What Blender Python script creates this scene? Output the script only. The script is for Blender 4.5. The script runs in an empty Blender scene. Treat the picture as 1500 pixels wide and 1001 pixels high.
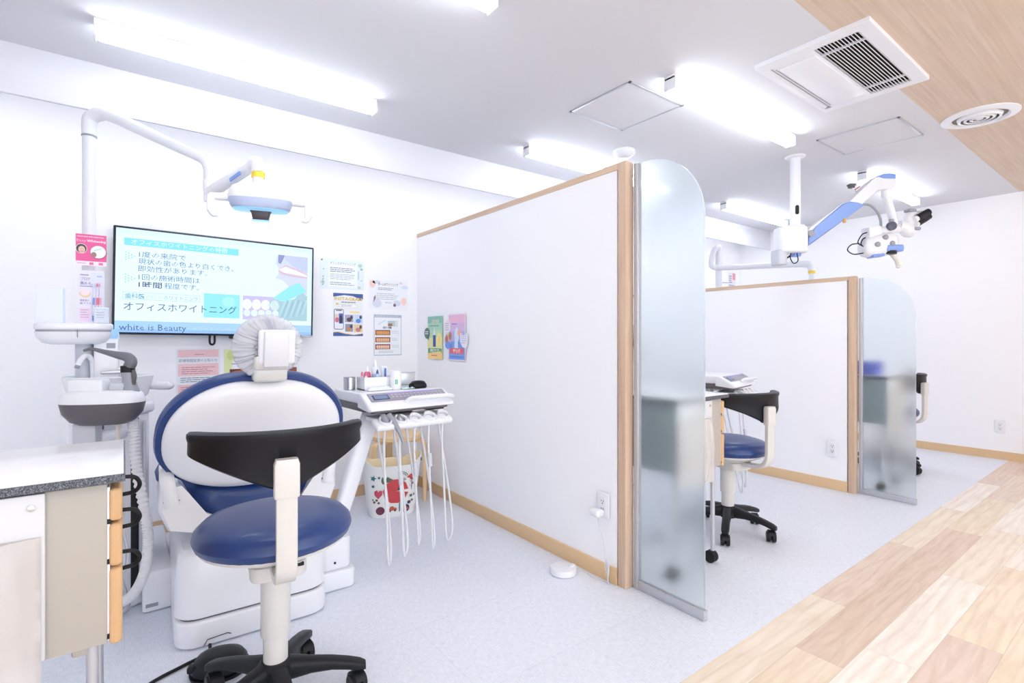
import bpy, bmesh, math, random
from mathutils import Vector, Matrix, noise
random.seed(7)
SC = bpy.context.scene
COL = SC.collection
PI = math.pi
# ------------------------------------------------------------------ camera, world, exposure
YAW = math.atan(568 / 752.0)
cam_d = bpy.data.cameras.new('camera'); cam = bpy.data.objects.new('camera', cam_d); COL.objects.link(cam)
cam_d.sensor_width = 36.0; cam_d.sensor_fit = 'HORIZONTAL'; cam_d.lens = 752.0 / 1500 * 36.0
cam_d.shift_y = -6.0 / 1500; cam_d.clip_start = 0.05
cam.location = (0, 0, 1.12); cam.rotation_euler = (PI / 2, 0, -YAW)
SC.camera = cam
W = bpy.data.worlds.new('world'); SC.world = W; W.use_nodes = True
W.node_tree.nodes['Background'].inputs[0].default_value = (0.86, 0.93, 1, 1)
W.node_tree.nodes['Background'].inputs[1].default_value = 3.3
SC.view_settings.view_transform = 'Standard'; SC.view_settings.look = 'None'
SC.view_settings.exposure = 0.10; SC.view_settings.gamma = 1.0; SC.view_settings.use_curve_mapping = False
cy = SC.cycles
cy.use_denoising = True
try: cy.denoiser = 'OPENIMAGEDENOISE'
except Exception: pass
cy.max_bounces = 12; cy.diffuse_bounces = 7; cy.glossy_bounces = 4; cy.transmission_bounces = 8; cy.transparent_max_bounces = 12
cy.caustics_reflective = False; cy.sample_clamp_indirect = 6.0
LAMP_STRENGTH = 14.0
COVE_STRENGTH = 4.5

# ------------------------------------------------------------------ materials
def lin(c):
    if isinstance(c, str):
        c = [int(c[i:i + 2], 16) / 255 for i in (0, 2, 4)]
    else: c = [v / 255 for v in c]
    return tuple((v / 12.92 if v <= 0.04045 else ((v + 0.055) / 1.055) ** 2.4) for v in c) + (1,)
MATS = {}
def mat(name, col, rough=0.5, metal=0.0, bump=0.0, bscale=80, vary=0.0, vscale=6, coat=0.0, spec=0.5):
    if name in MATS: return MATS[name]
    m = bpy.data.materials.new(name); m.use_nodes = True; MATS[name] = m
    nt = m.node_tree; b = nt.nodes['Principled BSDF']
    b.inputs['Base Color'].default_value = lin(col)
    b.inputs['Roughness'].default_value = rough; b.inputs['Metallic'].default_value = metal
    b.inputs['Coat Weight'].default_value = coat; b.inputs['Coat Roughness'].default_value = 0.1
    b.inputs['Specular IOR Level'].default_value = spec
    tc = nt.nodes.new('ShaderNodeTexCoord')
    if vary > 0:
        n = nt.nodes.new('ShaderNodeTexNoise'); n.inputs['Scale'].default_value = vscale
        nt.links.new(tc.outputs['Object'], n.inputs['Vector'])
        mx = nt.nodes.new('ShaderNodeMix'); mx.data_type = 'RGBA'
        c = lin(col)
        mx.inputs['A'].default_value = tuple(max(0, v * (1 - vary)) for v in c[:3]) + (1,)
        mx.inputs['B'].default_value = tuple(min(1, v * (1 + vary)) for v in c[:3]) + (1,)
        nt.links.new(n.outputs['Fac'], mx.inputs['Factor']); nt.links.new(mx.outputs['Result'], b.inputs['Base Color'])
    if bump > 0:
        n = nt.nodes.new('ShaderNodeTexNoise'); n.inputs['Scale'].default_value = bscale; n.inputs['Detail'].default_value = 4
        nt.links.new(tc.outputs['Object'], n.inputs['Vector'])
        bp = nt.nodes.new('ShaderNodeBump'); bp.inputs['Strength'].default_value = bump; bp.inputs['Distance'].default_value = 0.002
        nt.links.new(n.outputs['Fac'], bp.inputs['Height']); nt.links.new(bp.outputs['Normal'], b.inputs['Normal'])
    return m
def emat(col, strength=1.0, name=None):
    key = name or ('glow_%s_%.2f' % (str(col), strength))
    if key in MATS: return MATS[key]
    m = bpy.data.materials.new(key); m.use_nodes = True; MATS[key] = m
    b = m.node_tree.nodes['Principled BSDF']
    b.inputs['Base Color'].default_value = lin(col) if strength > 3 else (0.02, 0.02, 0.02, 1)
    b.inputs['Emission Color'].default_value = lin(col); b.inputs['Emission Strength'].default_value = strength
    b.inputs['Roughness'].default_value = 0.4
    return m
def ink(col):
    return mat('ink_' + str(col), col, 0.55)
def clear(name, col, rough=0.05, alpha=0.35):
    """thin clear or milky plastic: part of the light goes straight through"""
    if name in MATS: return MATS[name]
    m = bpy.data.materials.new(name); m.use_nodes = True; MATS[name] = m
    b = m.node_tree.nodes['Principled BSDF']
    b.inputs['Base Color'].default_value = lin(col); b.inputs['Roughness'].default_value = rough
    b.inputs['Alpha'].default_value = alpha
    return m
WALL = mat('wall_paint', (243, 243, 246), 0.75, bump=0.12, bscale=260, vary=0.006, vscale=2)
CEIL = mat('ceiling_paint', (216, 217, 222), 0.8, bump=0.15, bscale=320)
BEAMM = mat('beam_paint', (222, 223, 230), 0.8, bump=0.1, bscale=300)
PWHITE = mat('white_plastic', (232, 233, 238), 0.28, coat=0.3, vary=0.004)
PWARM = mat('warm_white_metal', (210, 208, 206), 0.32, coat=0.2, vary=0.004)
PGREY = mat('light_grey_plastic', (196, 199, 208), 0.35, vary=0.01)
POLEW = mat('pole_white', (222, 224, 231), 0.3, coat=0.2)
MGREY = mat('mid_grey_plastic', (150, 153, 163), 0.4, vary=0.02)
DGREY = mat('dark_grey_plastic', (92, 88, 92), 0.4, vary=0.03)
BLACK = mat('black_plastic', (24, 25, 30), 0.45, bump=0.2, bscale=900, vary=0.03, spec=0.3)
BLACKL = mat('black_vinyl', (18, 19, 26), 0.40, bump=0.10, bscale=600, vary=0.03, spec=0.28)
BLUE = mat('navy_vinyl', (28, 58, 118), 0.36, bump=0.10, bscale=500, vary=0.05, coat=0.15)
BLUE2 = mat('periwinkle_plastic', (128, 158, 222), 0.35, vary=0.02)
STEEL = mat('brushed_steel', (205, 205, 208), 0.3, 0.9, bump=0.1, bscale=300)
ALU = mat('aluminium', (196, 198, 205), 0.38, 0.6, bump=0.05, bscale=200)
BEIGE = mat('beige_steel_panel', (176, 170, 163), 0.5, vary=0.01)
GUN = mat('slate_panel', (146, 156, 162), 0.5, vary=0.02)
HOSE = mat('hose_rubber', (214, 216, 221), 0.45, vary=0.01)
YEL = mat('yellow_tape', (235, 205, 70), 0.5, vary=0.08, vscale=300)
TRIMW = mat('pale_trim_wood', (221, 188, 150), 0.5, vary=0.03)

def wood_mat(name, c1, c2, axis='X', rough=0.5, scale=1.0):
    m = bpy.data.materials.new(name); m.use_nodes = True; MATS[name] = m
    nt = m.node_tree; N = nt.nodes; L = nt.links; b = N['Principled BSDF']; b.inputs['Roughness'].default_value = rough
    tc = N.new('ShaderNodeTexCoord'); mp = N.new('ShaderNodeMapping')
    st = {'X': (1.2, 28, 28), 'Y': (28, 1.2, 28), 'Z': (28, 28, 1.2)}[axis]
    mp.inputs['Scale'].default_value = tuple(s * scale for s in st)
    L.new(tc.outputs['Object'], mp.inputs['Vector'])
    n = N.new('ShaderNodeTexNoise'); n.inputs['Scale'].default_value = 1.5; n.inputs['Detail'].default_value = 6; n.inputs['Distortion'].default_value = 0.6
    L.new(mp.outputs['Vector'], n.inputs['Vector'])
    r = N.new('ShaderNodeValToRGB'); r.color_ramp.elements[0].position = 0.35; r.color_ramp.elements[1].position = 0.68
    r.color_ramp.elements[0].color = lin(c1); r.color_ramp.elements[1].color = lin(c2)
    L.new(n.outputs['Fac'], r.inputs['Fac']); L.new(r.outputs['Color'], b.inputs['Base Color'])
    return m
OAKX = wood_mat('trim_wood_x', (198, 170, 144), (213, 187, 163), 'X')
OAKY = wood_mat('trim_wood_y', (198, 170, 144), (213, 187, 163), 'Y')
OAKZ = wood_mat('trim_wood_z', (198, 168, 143), (214, 187, 163), 'Z')
DRAWW = wood_mat('drawer_wood', (200, 160, 118), (216, 178, 134), 'Z')
BIRCH = wood_mat('birch_ply', (226, 190, 142), (240, 210, 168), 'Z')
BASEB = mat('baseboard_vinyl', (216, 184, 144), 0.5, vary=0.02, vscale=20)

def wood_ceiling_mat():
    m = bpy.data.materials.new('ceiling_wood_film'); m.use_nodes = True; nt = m.node_tree; N = nt.nodes; L = nt.links
    b = N['Principled BSDF']; b.inputs['Roughness'].default_value = 0.6
    tc = N.new('ShaderNodeTexCoord'); mp = N.new('ShaderNodeMapping'); mp.inputs['Scale'].default_value = (1.0, 42, 1)
    L.new(tc.outputs['Object'], mp.inputs['Vector'])
    n = N.new('ShaderNodeTexNoise'); n.inputs['Scale'].default_value = 1.3; n.inputs['Detail'].default_value = 5; n.inputs['Distortion'].default_value = 1.2
    L.new(mp.outputs['Vector'], n.inputs['Vector'])
    w = N.new('ShaderNodeTexNoise'); w.inputs['Scale'].default_value = 2.2; L.new(tc.outputs['Object'], w.inputs['Vector'])
    r = N.new('ShaderNodeValToRGB'); e = r.color_ramp.elements
    e[0].position = 0.25; e[0].color = lin((208, 184, 163)); e[1].position = 0.75; e[1].color = lin((224, 205, 187))
    L.new(n.outputs['Fac'], r.inputs['Fac'])
    mx = N.new('ShaderNodeMix'); mx.data_type = 'RGBA'; mx.blend_type = 'MULTIPLY'; mx.inputs['Factor'].default_value = 0.12
    L.new(r.outputs['Color'], mx.inputs['A']); L.new(w.outputs['Fac'], mx.inputs['B']); L.new(mx.outputs['Result'], b.inputs['Base Color'])
    return m

def vinyl_mat():
    m = bpy.data.materials.new('floor_vinyl_pale'); m.use_nodes = True; nt = m.node_tree; N = nt.nodes; L = nt.links
    b = N['Principled BSDF']; b.inputs['Roughness'].default_value = 0.42; b.inputs['Specular IOR Level'].default_value = 0.4
    tc = N.new('ShaderNodeTexCoord')
    def nz(sc, x, y, det=3):
        mp = N.new('ShaderNodeMapping'); mp.inputs['Scale'].default_value = (x, y, 1); L.new(tc.outputs['Object'], mp.inputs['Vector'])
        n = N.new('ShaderNodeTexNoise'); n.inputs['Scale'].default_value = sc; n.inputs['Detail'].default_value = det
        L.new(mp.outputs['Vector'], n.inputs['Vector']); return n
    a = nz(60, 6, 0.6); c = nz(60, 0.6, 6); d = nz(1.6, 1, 1, 2)
    ad = N.new('ShaderNodeMath'); ad.operation = 'ADD'; L.new(a.outputs['Fac'], ad.inputs[0]); L.new(c.outputs['Fac'], ad.inputs[1])
    r = N.new('ShaderNodeValToRGB'); e = r.color_ramp.elements
    e[0].position = 0.36; e[0].color = lin((214, 219, 231)); e[1].position = 0.60; e[1].color = lin((235, 239, 248))
    hf = N.new('ShaderNodeMath'); hf.operation = 'MULTIPLY'; hf.inputs[1].default_value = 0.5; L.new(ad.outputs[0], hf.inputs[0]); L.new(hf.outputs[0], r.inputs['Fac'])
    br = N.new('ShaderNodeTexBrick'); br.inputs['Scale'].default_value = 1.0; br.offset = 0.5
    br.inputs['Brick Width'].default_value = 0.9; br.inputs['Row Height'].default_value = 0.45; br.inputs['Mortar Size'].default_value = 0.0012
    br.inputs['Mortar Smooth'].default_value = 0.3
    br.inputs['Color1'].default_value = (1, 1, 1, 1); br.inputs['Color2'].default_value = (0.975, 0.975, 0.98, 1); br.inputs['Mortar'].default_value = (0.86, 0.87, 0.89, 1)
    L.new(tc.outputs['Object'], br.inputs['Vector'])
    mx = N.new('ShaderNodeMix'); mx.data_type = 'RGBA'; mx.blend_type = 'MULTIPLY'; mx.inputs['Factor'].default_value = 1
    L.new(r.outputs['Color'], mx.inputs['A']); L.new(br.outputs['Color'], mx.inputs['B']); L.new(mx.outputs['Result'], b.inputs['Base Color'])
    return m

def plank_mat():
    """planks 0.155 m wide, 0.955 m long, running along X, each row shifted by its own amount"""
    m = bpy.data.materials.new('floor_maple_planks'); m.use_nodes = True; nt = m.node_tree; N = nt.nodes; L = nt.links
    b = N['Principled BSDF']; b.inputs['Roughness'].default_value = 0.4; b.inputs['Specular IOR Level'].default_value = 0.4
    tc = N.new('ShaderNodeTexCoord'); sp = N.new('ShaderNodeSeparateXYZ'); L.new(tc.outputs['Object'], sp.inputs[0])
    def M(op, a, c=None, v=None):
        n = N.new('ShaderNodeMath'); n.operation = op
        if hasattr(a, 'links'): L.new(a, n.inputs[0])
        else: n.inputs[0].default_value = a
        if c is not None:
            if hasattr(c, 'links'): L.new(c, n.inputs[1])
            else: n.inputs[1].default_value = c
        return n.outputs[0]
    PW, PL = 0.155, 0.955
    yy = M('DIVIDE', M('SUBTRACT', 1.02, sp.outputs['Y']), PW); row = M('FLOOR', yy); fy = M('FRACT', yy)
    wr = N.new('ShaderNodeTexWhiteNoise'); wr.noise_dimensions = '1D'; L.new(M('ADD', row, 3.0), wr.inputs['W'])
    xx = M('ADD', M('DIVIDE', M('SUBTRACT', sp.outputs['X'], 1.969), PL), M('MULTIPLY', wr.outputs['Value'], 7.0))
    xx = M('ADD', xx, 20.0)
    colu = M('FLOOR', xx); fx = M('FRACT', xx)
    cb = N.new('ShaderNodeCombineXYZ'); L.new(colu, cb.inputs[0]); L.new(row, cb.inputs[1])
    wn = N.new('ShaderNodeTexWhiteNoise'); wn.noise_dimensions = '2D'; L.new(cb.outputs[0], wn.inputs['Vector'])
    r = N.new('ShaderNodeValToRGB'); r.color_ramp.interpolation = 'CONSTANT'; cr = r.color_ramp
    cols = [(230, 213, 196), (242, 232, 219), (224, 203, 184), (244, 237, 227), (236, 221, 198), (226, 206, 191), (240, 228, 210)]
    while len(cr.elements) < len(cols): cr.elements.new(0.5)
    for i, c in enumerate(cols): cr.elements[i].position = i / len(cols); cr.elements[i].color = lin(c)
    L.new(wn.outputs['Value'], r.inputs['Fac'])
    # grain, offset per plank
    gv = N.new('ShaderNodeCombineXYZ')
    L.new(M('ADD', M('MULTIPLY', sp.outputs['X'], 2.2), M('MULTIPLY', wn.outputs['Value'], 37.0)), gv.inputs[0])
    L.new(M('MULTIPLY', sp.outputs['Y'], 16.0), gv.inputs[1]); L.new(M('MULTIPLY', wn.outputs['Value'], 11.0), gv.inputs[2])
    g = N.new('ShaderNodeTexNoise'); g.inputs['Scale'].default_value = 1.2; g.inputs['Detail'].default_value = 7; g.inputs['Distortion'].default_value = 1.6
    L.new(gv.outputs[0], g.inputs['Vector'])
    gr = N.new('ShaderNodeValToRGB'); gr.color_ramp.elements[0].position = 0.34; gr.color_ramp.elements[0].color = (0.90, 0.86, 0.82, 1)
    gr.color_ramp.elements[1].position = 0.60; gr.color_ramp.elements[1].color = (1, 1, 1, 1); L.new(g.outputs['Fac'], gr.inputs['Fac'])
    wv = N.new('ShaderNodeTexWave'); wv.wave_type = 'RINGS'; wv.inputs['Scale'].default_value = 0.55; wv.inputs['Distortion'].default_value = 9; wv.inputs['Detail'].default_value = 2
    wv.inputs['Detail Scale'].default_value = 0.7
    L.new(gv.outputs[0], wv.inputs['Vector'])
    wrp = N.new('ShaderNodeValToRGB'); wrp.color_ramp.elements[0].position = 0.0; wrp.color_ramp.elements[0].color = (0.90, 0.86, 0.83, 1)
    wrp.color_ramp.elements[1].position = 0.35; wrp.color_ramp.elements[1].color = (1, 1, 1, 1); L.new(wv.outputs['Fac'], wrp.inputs['Fac'])
    m1 = N.new('ShaderNodeMix'); m1.data_type = 'RGBA'; m1.blend_type = 'MULTIPLY'; m1.inputs['Factor'].default_value = 1
    L.new(r.outputs['Color'], m1.inputs['A']); L.new(gr.outputs['Color'], m1.inputs['B'])
    m2 = N.new('ShaderNodeMix'); m2.data_type = 'RGBA'; m2.blend_type = 'MULTIPLY'; m2.inputs['Factor'].default_value = 0.6
    L.new(m1.outputs['Result'], m2.inputs['A']); L.new(wrp.outputs['Color'], m2.inputs['B'])
    # seams
    ey = M('MINIMUM', fy, M('SUBTRACT', 1.0, fy)); ex = M('MULTIPLY', M('MINIMUM', fx, M('SUBTRACT', 1.0, fx)), PL / PW)
    seam = M('LESS_THAN', M('MINIMUM', ey, ex), 0.006)
    m3 = N.new('ShaderNodeMix'); m3.data_type = 'RGBA'; L.new(M('MULTIPLY', seam, 0.45), m3.inputs['Factor'])
    L.new(m2.outputs['Result'], m3.inputs['A']); m3.inputs['B'].default_value = lin((176, 150, 124)); L.new(m3.outputs['Result'], b.inputs['Base Color'])
    return m

def frosted_mat():
    m = bpy.data.materials.new('frosted_glass'); m.use_nodes = True; nt = m.node_tree; N = nt.nodes; L = nt.links
    b = N['Principled BSDF']; b.inputs['Transmission Weight'].default_value = 1.0; b.inputs['IOR'].default_value = 1.12
    b.inputs['Base Color'].default_value = lin((240, 247, 248)); b.inputs['Roughness'].default_value = 0.60
    b.inputs['Specular IOR Level'].default_value = 0.5
    b.inputs['Coat Weight'].default_value = 0.35; b.inputs['Coat Roughness'].default_value = 0.03
    return m

# ------------------------------------------------------------------ mesh builder
def smoothpts(pts, n=8):
    P = [Vector(p) for p in pts]
    if len(P) < 3: return P
    P = [P[0] * 2 - P[1]] + P + [P[-1] * 2 - P[-2]]
    out = []
    for i in range(1, len(P) - 2):
        a, b, c, d = P[i - 1], P[i], P[i + 1], P[i + 2]
        for k in range(n):
            t = k / n
            out.append(0.5 * ((2 * b) + (c - a) * t + (2 * a - 5 * b + 4 * c - d) * t * t + (3 * b - a - 3 * c + d) * t ** 3))
    out.append(P[-2]); return out
def rrect(w, h, r, n=5, cx=0, cy=0):
    o = []
    r = min(r, w / 2 - 1e-4, h / 2 - 1e-4)
    for sx, sy, a0 in ((1, 1, 0), (-1, 1, 90), (-1, -1, 180), (1, -1, 270)):
        for k in range(n + 1):
            a = math.radians(a0 + 90 * k / n)
            o.append((cx + sx * (w / 2 - r) + r * math.cos(a), cy + sy * (h / 2 - r) + r * math.sin(a)))
    return o
def superell(a, b, n=2.5, k=48):
    o = []
    for i in range(k):
        t = 2 * PI * i / k; c, s = math.cos(t), math.sin(t)
        o.append((a * abs(c) ** (2 / n) * (1 if c >= 0 else -1), b * abs(s) ** (2 / n) * (1 if s >= 0 else -1)))
    return o
class MB:
    def __init__(self): self.bm = bmesh.new(); self.mats = []; self.M = Matrix.Identity(4); self.mi = 0
    def use(self, m):
        if m not in self.mats: self.mats.append(m)
        self.mi = self.mats.index(m); return self
    def at(self, loc=(0, 0, 0), rx=0, ry=0, rz=0):
        self.M = Matrix.Translation(loc) @ Matrix.Rotation(rz, 4, 'Z') @ Matrix.Rotation(ry, 4, 'Y') @ Matrix.Rotation(rx, 4, 'X'); return self
    def _v(self, p): return self.bm.verts.new(self.M @ Vector(p))
    def _f(self, vs):
        try: f = self.bm.faces.new(vs); f.material_index = self.mi; return f
        except ValueError: return None
    def box(self, c, s, bev=0.0, seg=2):
        t = bmesh.new(); bmesh.ops.create_cube(t, size=1)
        for v in t.verts: v.co = Vector((v.co.x * s[0] + c[0], v.co.y * s[1] + c[1], v.co.z * s[2] + c[2]))
        if bev > 0: bmesh.ops.bevel(t, geom=list(t.edges), offset=min(bev, min(s) * 0.49), segments=seg, affect='EDGES', profile=0.5)
        self._join(t); return self
    def _join(self, t):
        mp = {v: self._v(v.co) for v in t.verts}
        for f in t.faces: self._f([mp[v] for v in f.verts])
        t.free()
    def loft(self, rings, cap=True, closed=True):
        R = [[self._v(p) for p in r] for r in rings]
        n = len(R[0])
        for a, b in zip(R, R[1:]):
            for i in range(n if closed else n - 1):
                j = (i + 1) % n; self._f([a[i], a[j], b[j], b[i]])
        if cap: self._f(list(reversed(R[0]))); self._f(R[-1])
        return self
    def prism(self, pts, z0, z1, bev=0.0, seg=2):
        """outline in local xy, extruded along z, with softened top and bottom rims"""
        if bev <= 0: return self.loft([[(x, y, z0) for x, y in pts], [(x, y, z1) for x, y in pts]])
        cx = sum(p[0] for p in pts) / len(pts); cyy = sum(p[1] for p in pts) / len(pts)
        ex = max(abs(p[0] - cx) for p in pts); ey = max(abs(p[1] - cyy) for p in pts)
        rings = []
        def ring(ins, z): return [(cx + (x - cx) * (1 - ins / ex), cyy + (y - cyy) * (1 - ins / ey), z) for x, y in pts]
        for k in range(seg + 1):
            a = PI / 2 * k / seg; rings.append(ring(bev * (1 - math.sin(a)), z0 + bev * (1 - math.cos(a))))
        for k in range(seg + 1):
            a = PI / 2 * k / seg; rings.append(ring(bev * (1 - math.cos(a)), z1 - bev * (1 - math.sin(a))))
        return self.loft(rings)
    def lathe(self, prof, seg=32, c=(0, 0, 0), sx=1, sy=1, cap=True):
        rings = [[(c[0] + r * sx * math.cos(2 * PI * i / seg), c[1] + r * sy * math.sin(2 * PI * i / seg), c[2] + z) for i in range(seg)] for r, z in prof]
        return self.loft(rings, cap)
    def cyl(self, p0, p1, r0, r1=None, seg=20):
        return self.tube([p0, p1], [r0, r0 if r1 is None else r1], seg, False)
    def tube(self, pts, r, seg=12, smooth=True, n=8, flat=None):
        P = smoothpts(pts, n) if smooth else [Vector(p) for p in pts]
        m = len(P)
        if isinstance(r, (list, tuple)):
            rr = []
            for i in range(m):
                t = i / (m - 1) * (len(r) - 1); k = min(int(t), len(r) - 2); rr.append(r[k] + (r[k + 1] - r[k]) * (t - k))
        else: rr = [r] * m
        rings = []; up = None
        for i in range(m):
            d = (P[min(i + 1, m - 1)] - P[max(i - 1, 0)]).normalized()
            if up is None:
                up = Vector((0, 0, 1)) if abs(d.z) < 0.9 else Vector((0, 1, 0))
                up = (up - d * up.dot(d)).normalized()
            else: up = (up - d * up.dot(d)).normalized()
            s = d.cross(up)
            a, b = (1, 1) if flat is None else flat
            rings.append([P[i] + (up * math.cos(2 * PI * k / seg) * b + s * math.sin(2 * PI * k / seg) * a) * rr[i] for k in range(seg)])
        return self.loft(rings)
    def ball(self, c, r, sx=1, sy=1, sz=1, seg=20):
        n = seg // 2
        return self.lathe([(r * math.sin(PI * (k + 0.02) / (n + 0.04)), -r * sz * math.cos(PI * (k + 0.02) / (n + 0.04))) for k in range(n + 1)], seg, c, sx, sy)
    # flat printing, local frame: x right, z up, facing -y; layer lifts it off the sheet
    def rect(self, x0, z0, x1, z1, m, layer=0):
        self.use(m); y = -0.0004 * layer
        self._f([self._v(p) for p in ((x0, y, z0), (x1, y, z0), (x1, y, z1), (x0, y, z1))]); return self
    def poly(self, pts, m, layer=0):
        self.use(m); y = -0.0004 * layer
        self._f([self._v((x, y, z)) for x, z in pts]); return self
    def disc(self, cx, cz, rx, rz, m, layer=0, n=20):
        return self.poly([(cx + rx * math.cos(2 * PI * i / n), cz + rz * math.sin(2 * PI * i / n)) for i in range(n)], m, layer)
    def text(self, body, x, z, h, m, layer=1, width=None, bold=0.0, align='L', shear=0.0):
        """x, z = left base of the line; h = capital height; width stretches the line to fit"""
        self.use(m)
        c = bpy.data.curves.new('line', 'FONT'); c.body = body; c.resolution_u = 1; c.offset = bold; c.shear = shear
        o = bpy.data.objects.new('line', c); COL.objects.link(o); bpy.context.view_layer.update()
        me = bpy.data.meshes.new_from_object(o.evaluated_get(bpy.context.evaluated_depsgraph_get()))
        bpy.data.objects.remove(o); bpy.data.curves.remove(c)
        if not me.vertices: return self
        xs = [v.co.x for v in me.vertices]; x0 = min(xs); wd = max(xs) - x0
        sz = h / 0.73; sx = (width / wd) if width else sz
        if align == 'C': x = x - wd * sx / 2
        y = -0.0004 * layer
        t = [self._v((x + (v.co.x - x0) * sx, y, z + v.co.y * sz)) for v in me.vertices]
        for p in me.polygons: self._f([t[i] for i in p.vertices])
        bpy.data.meshes.remove(me); return self
    def lines(self, x0, x1, z, dz, n, h, m, layer=1, jag=0.25, dash=5):
        """rows of small unreadable print"""
        for i in range(n):
            a = x0; e = x1 - (x1 - x0) * jag * random.random()
            while a < e:
                b = min(e, a + (x1 - x0) / dash * (0.4 + random.random() * 0.8)); self.rect(a, z - i * dz, b, z - i * dz + h, m, layer); a = b + (x1 - x0) * 0.02
        return self
    def build(self, name, m=None, parent=None, smooth=35, fixn=True):
        if m is not None and not self.mats: self.mats = [m]
        if fixn: bmesh.ops.recalc_face_normals(self.bm, faces=self.bm.faces)
        me = bpy.data.meshes.new(name); self.bm.to_mesh(me); self.bm.free()
        for x in self.mats: me.materials.append(x)
        if smooth:
            me.shade_smooth(); me.set_sharp_from_angle(angle=math.radians(smooth))
        o = bpy.data.objects.new(name, me); COL.objects.link(o)
        if parent: o.parent = parent
        return o
def thing(name, label, cat, loc=(0, 0, 0), rz=0, group=None):
    o = bpy.data.objects.new(name, None); COL.objects.link(o); o.empty_display_size = 0.05
    o.location = loc; o.rotation_euler = (0, 0, rz); o['label'] = label; o['category'] = cat
    if group: o['group'] = group
    return o
def tag(o, label, cat, group=None):
    o['label'] = label; o['category'] = cat
    if group: o['group'] = group
    return o
def struct(name, mb, m=None, parent=None, **k):
    o = mb.build(name, m, parent, **k)
    if parent is None: o['kind'] = 'structure'
    return o
def copy_tree(o, parent=None):
    c = o.copy(); COL.objects.link(c); c.parent = parent
    for ch in [x for x in KIDS.get(o.name, [])]: copy_tree(ch, c)
    return c
KIDS = {}
def index_kids():
    KIDS.clear()
    for o in list(bpy.data.objects):
        if o.parent: KIDS.setdefault(o.parent.name, []).append(o)
def dup(o, loc, rz, label, group=None):
    index_kids(); c = copy_tree(o); c.location = loc; c.rotation_euler = (0, 0, rz); c['label'] = label
    if group: c['group'] = group
    return c
def plane(pts, m):
    b = MB(); b.use(m); b._f([b._v(p) for p in pts]); return b

# ------------------------------------------------------------------ setting
CZ = 2.43; XL, XR = -1.7, 6.42; YB, YF = 3.55, -2.3; YE = 1.0; YC = 0.93; PX1, PX2 = 1.773, 4.162; CUB = PX2 - PX1
def slab(x0, x1, y0, y1, z0, z1): return MB().box(((x0 + x1) / 2, (y0 + y1) / 2, (z0 + z1) / 2), (x1 - x0, y1 - y0, z1 - z0))
struct('floor', slab(XL, XR, YE, YB, -0.1, 0), vinyl_mat())
struct('floor_wood', slab(XL, XR, YF, YE, -0.1, 0), plank_mat())
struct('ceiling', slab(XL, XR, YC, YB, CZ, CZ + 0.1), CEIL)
struct('ceiling_wood', slab(XL, XR, YF, YC, CZ, CZ + 0.1), wood_ceiling_mat())
struct('wall_back', slab(XL - 0.1, XR + 0.1, YB, YB + 0.1, -0.1, CZ + 0.1), WALL)
struct('wall_right', slab(XR, XR + 0.1, YF, YB, -0.1, CZ + 0.1), WALL)
struct('wall_left', slab(XL - 0.1, XL, YF, YB, -0.1, CZ + 0.1), WALL)
# invented front behind the viewpoint: wide opening added to let in fill light
b = MB().box(((XL + XR) / 2, YF - 0.05, 0.05), (XR - XL + 0.2, 0.1, 0.3)).box(((XL + XR) / 2, YF - 0.05, CZ), (XR - XL + 0.2, 0.1, 0.2))
for x in (XL - 0.05, 1.0, 3.7, XR + 0.05): b.box((x, YF - 0.05, 1.2), (0.1, 0.1, 2.5))
b.box((5.1, YF - 0.05, 1.2), (2.8, 0.1, 2.5))  # solid stretch added to keep light off the right wall
struct('wall_front_added', b, WALL)
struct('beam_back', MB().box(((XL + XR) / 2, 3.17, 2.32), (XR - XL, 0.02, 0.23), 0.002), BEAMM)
struct('baseboard_back', slab(XL, XR, YB - 0.008, YB, 0, 0.075), BASEB)
struct('baseboard_right', slab(XR - 0.008, XR, YF, YB, 0, 0.075), BASEB)
# cove lamp behind the beam, washing the back wall
cv = MB().box((2.36, 3.30, 2.405), (7.9, 0.06, 0.03), 0.004)
cvo = cv.build('cove_lamp', PWHITE); tag(cvo, 'long white cove lamp hidden behind the ceiling beam, washing the back wall', 'lamp')
MB().box((2.36, 3.30, 2.385), (7.88, 0.05, 0.012)).build('diffuser', emat((244, 249, 255), COVE_STRENGTH, 'cove_glow'), cvo)

# ------------------------------------------------------------------ partition walls with wooden frame
def partition(x, h, yn, label):
    t = thing('partition_wall', label, 'partition', (x, yn, 0), 0)
    L = YB - yn; T = 0.05
    MB().box((T / 2, L / 2 + 0.015, h / 2 - 0.01), (T - 0.006, L - 0.032, h - 0.04)).build('panel', WALL, t)
    p = MB().box((T / 2, 0.0, h / 2), (T + 0.004, 0.045, h), 0.004); p.build('end_post', OAKZ, t)
    MB().box((T / 2, L / 2 + 0.010, h - 0.015), (T + 0.004, L - 0.024, 0.03), 0.003).build('top_rail', OAKY, t)
    MB().box((0.0, L / 2 + 0.012, 0.0375), (0.012, L - 0.03, 0.075), 0.002).build('baseboard', BASEB, t)
    return t
partition(PX1 + 0.002, 1.906, 1.535, 'tall white partition wall with wooden edge trim beside the first dental chair')
partition(PX2 + 0.002, 1.56, 1.47, 'lower white partition wall with wooden edge trim between second and third bays')
FG = frosted_mat()
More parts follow.
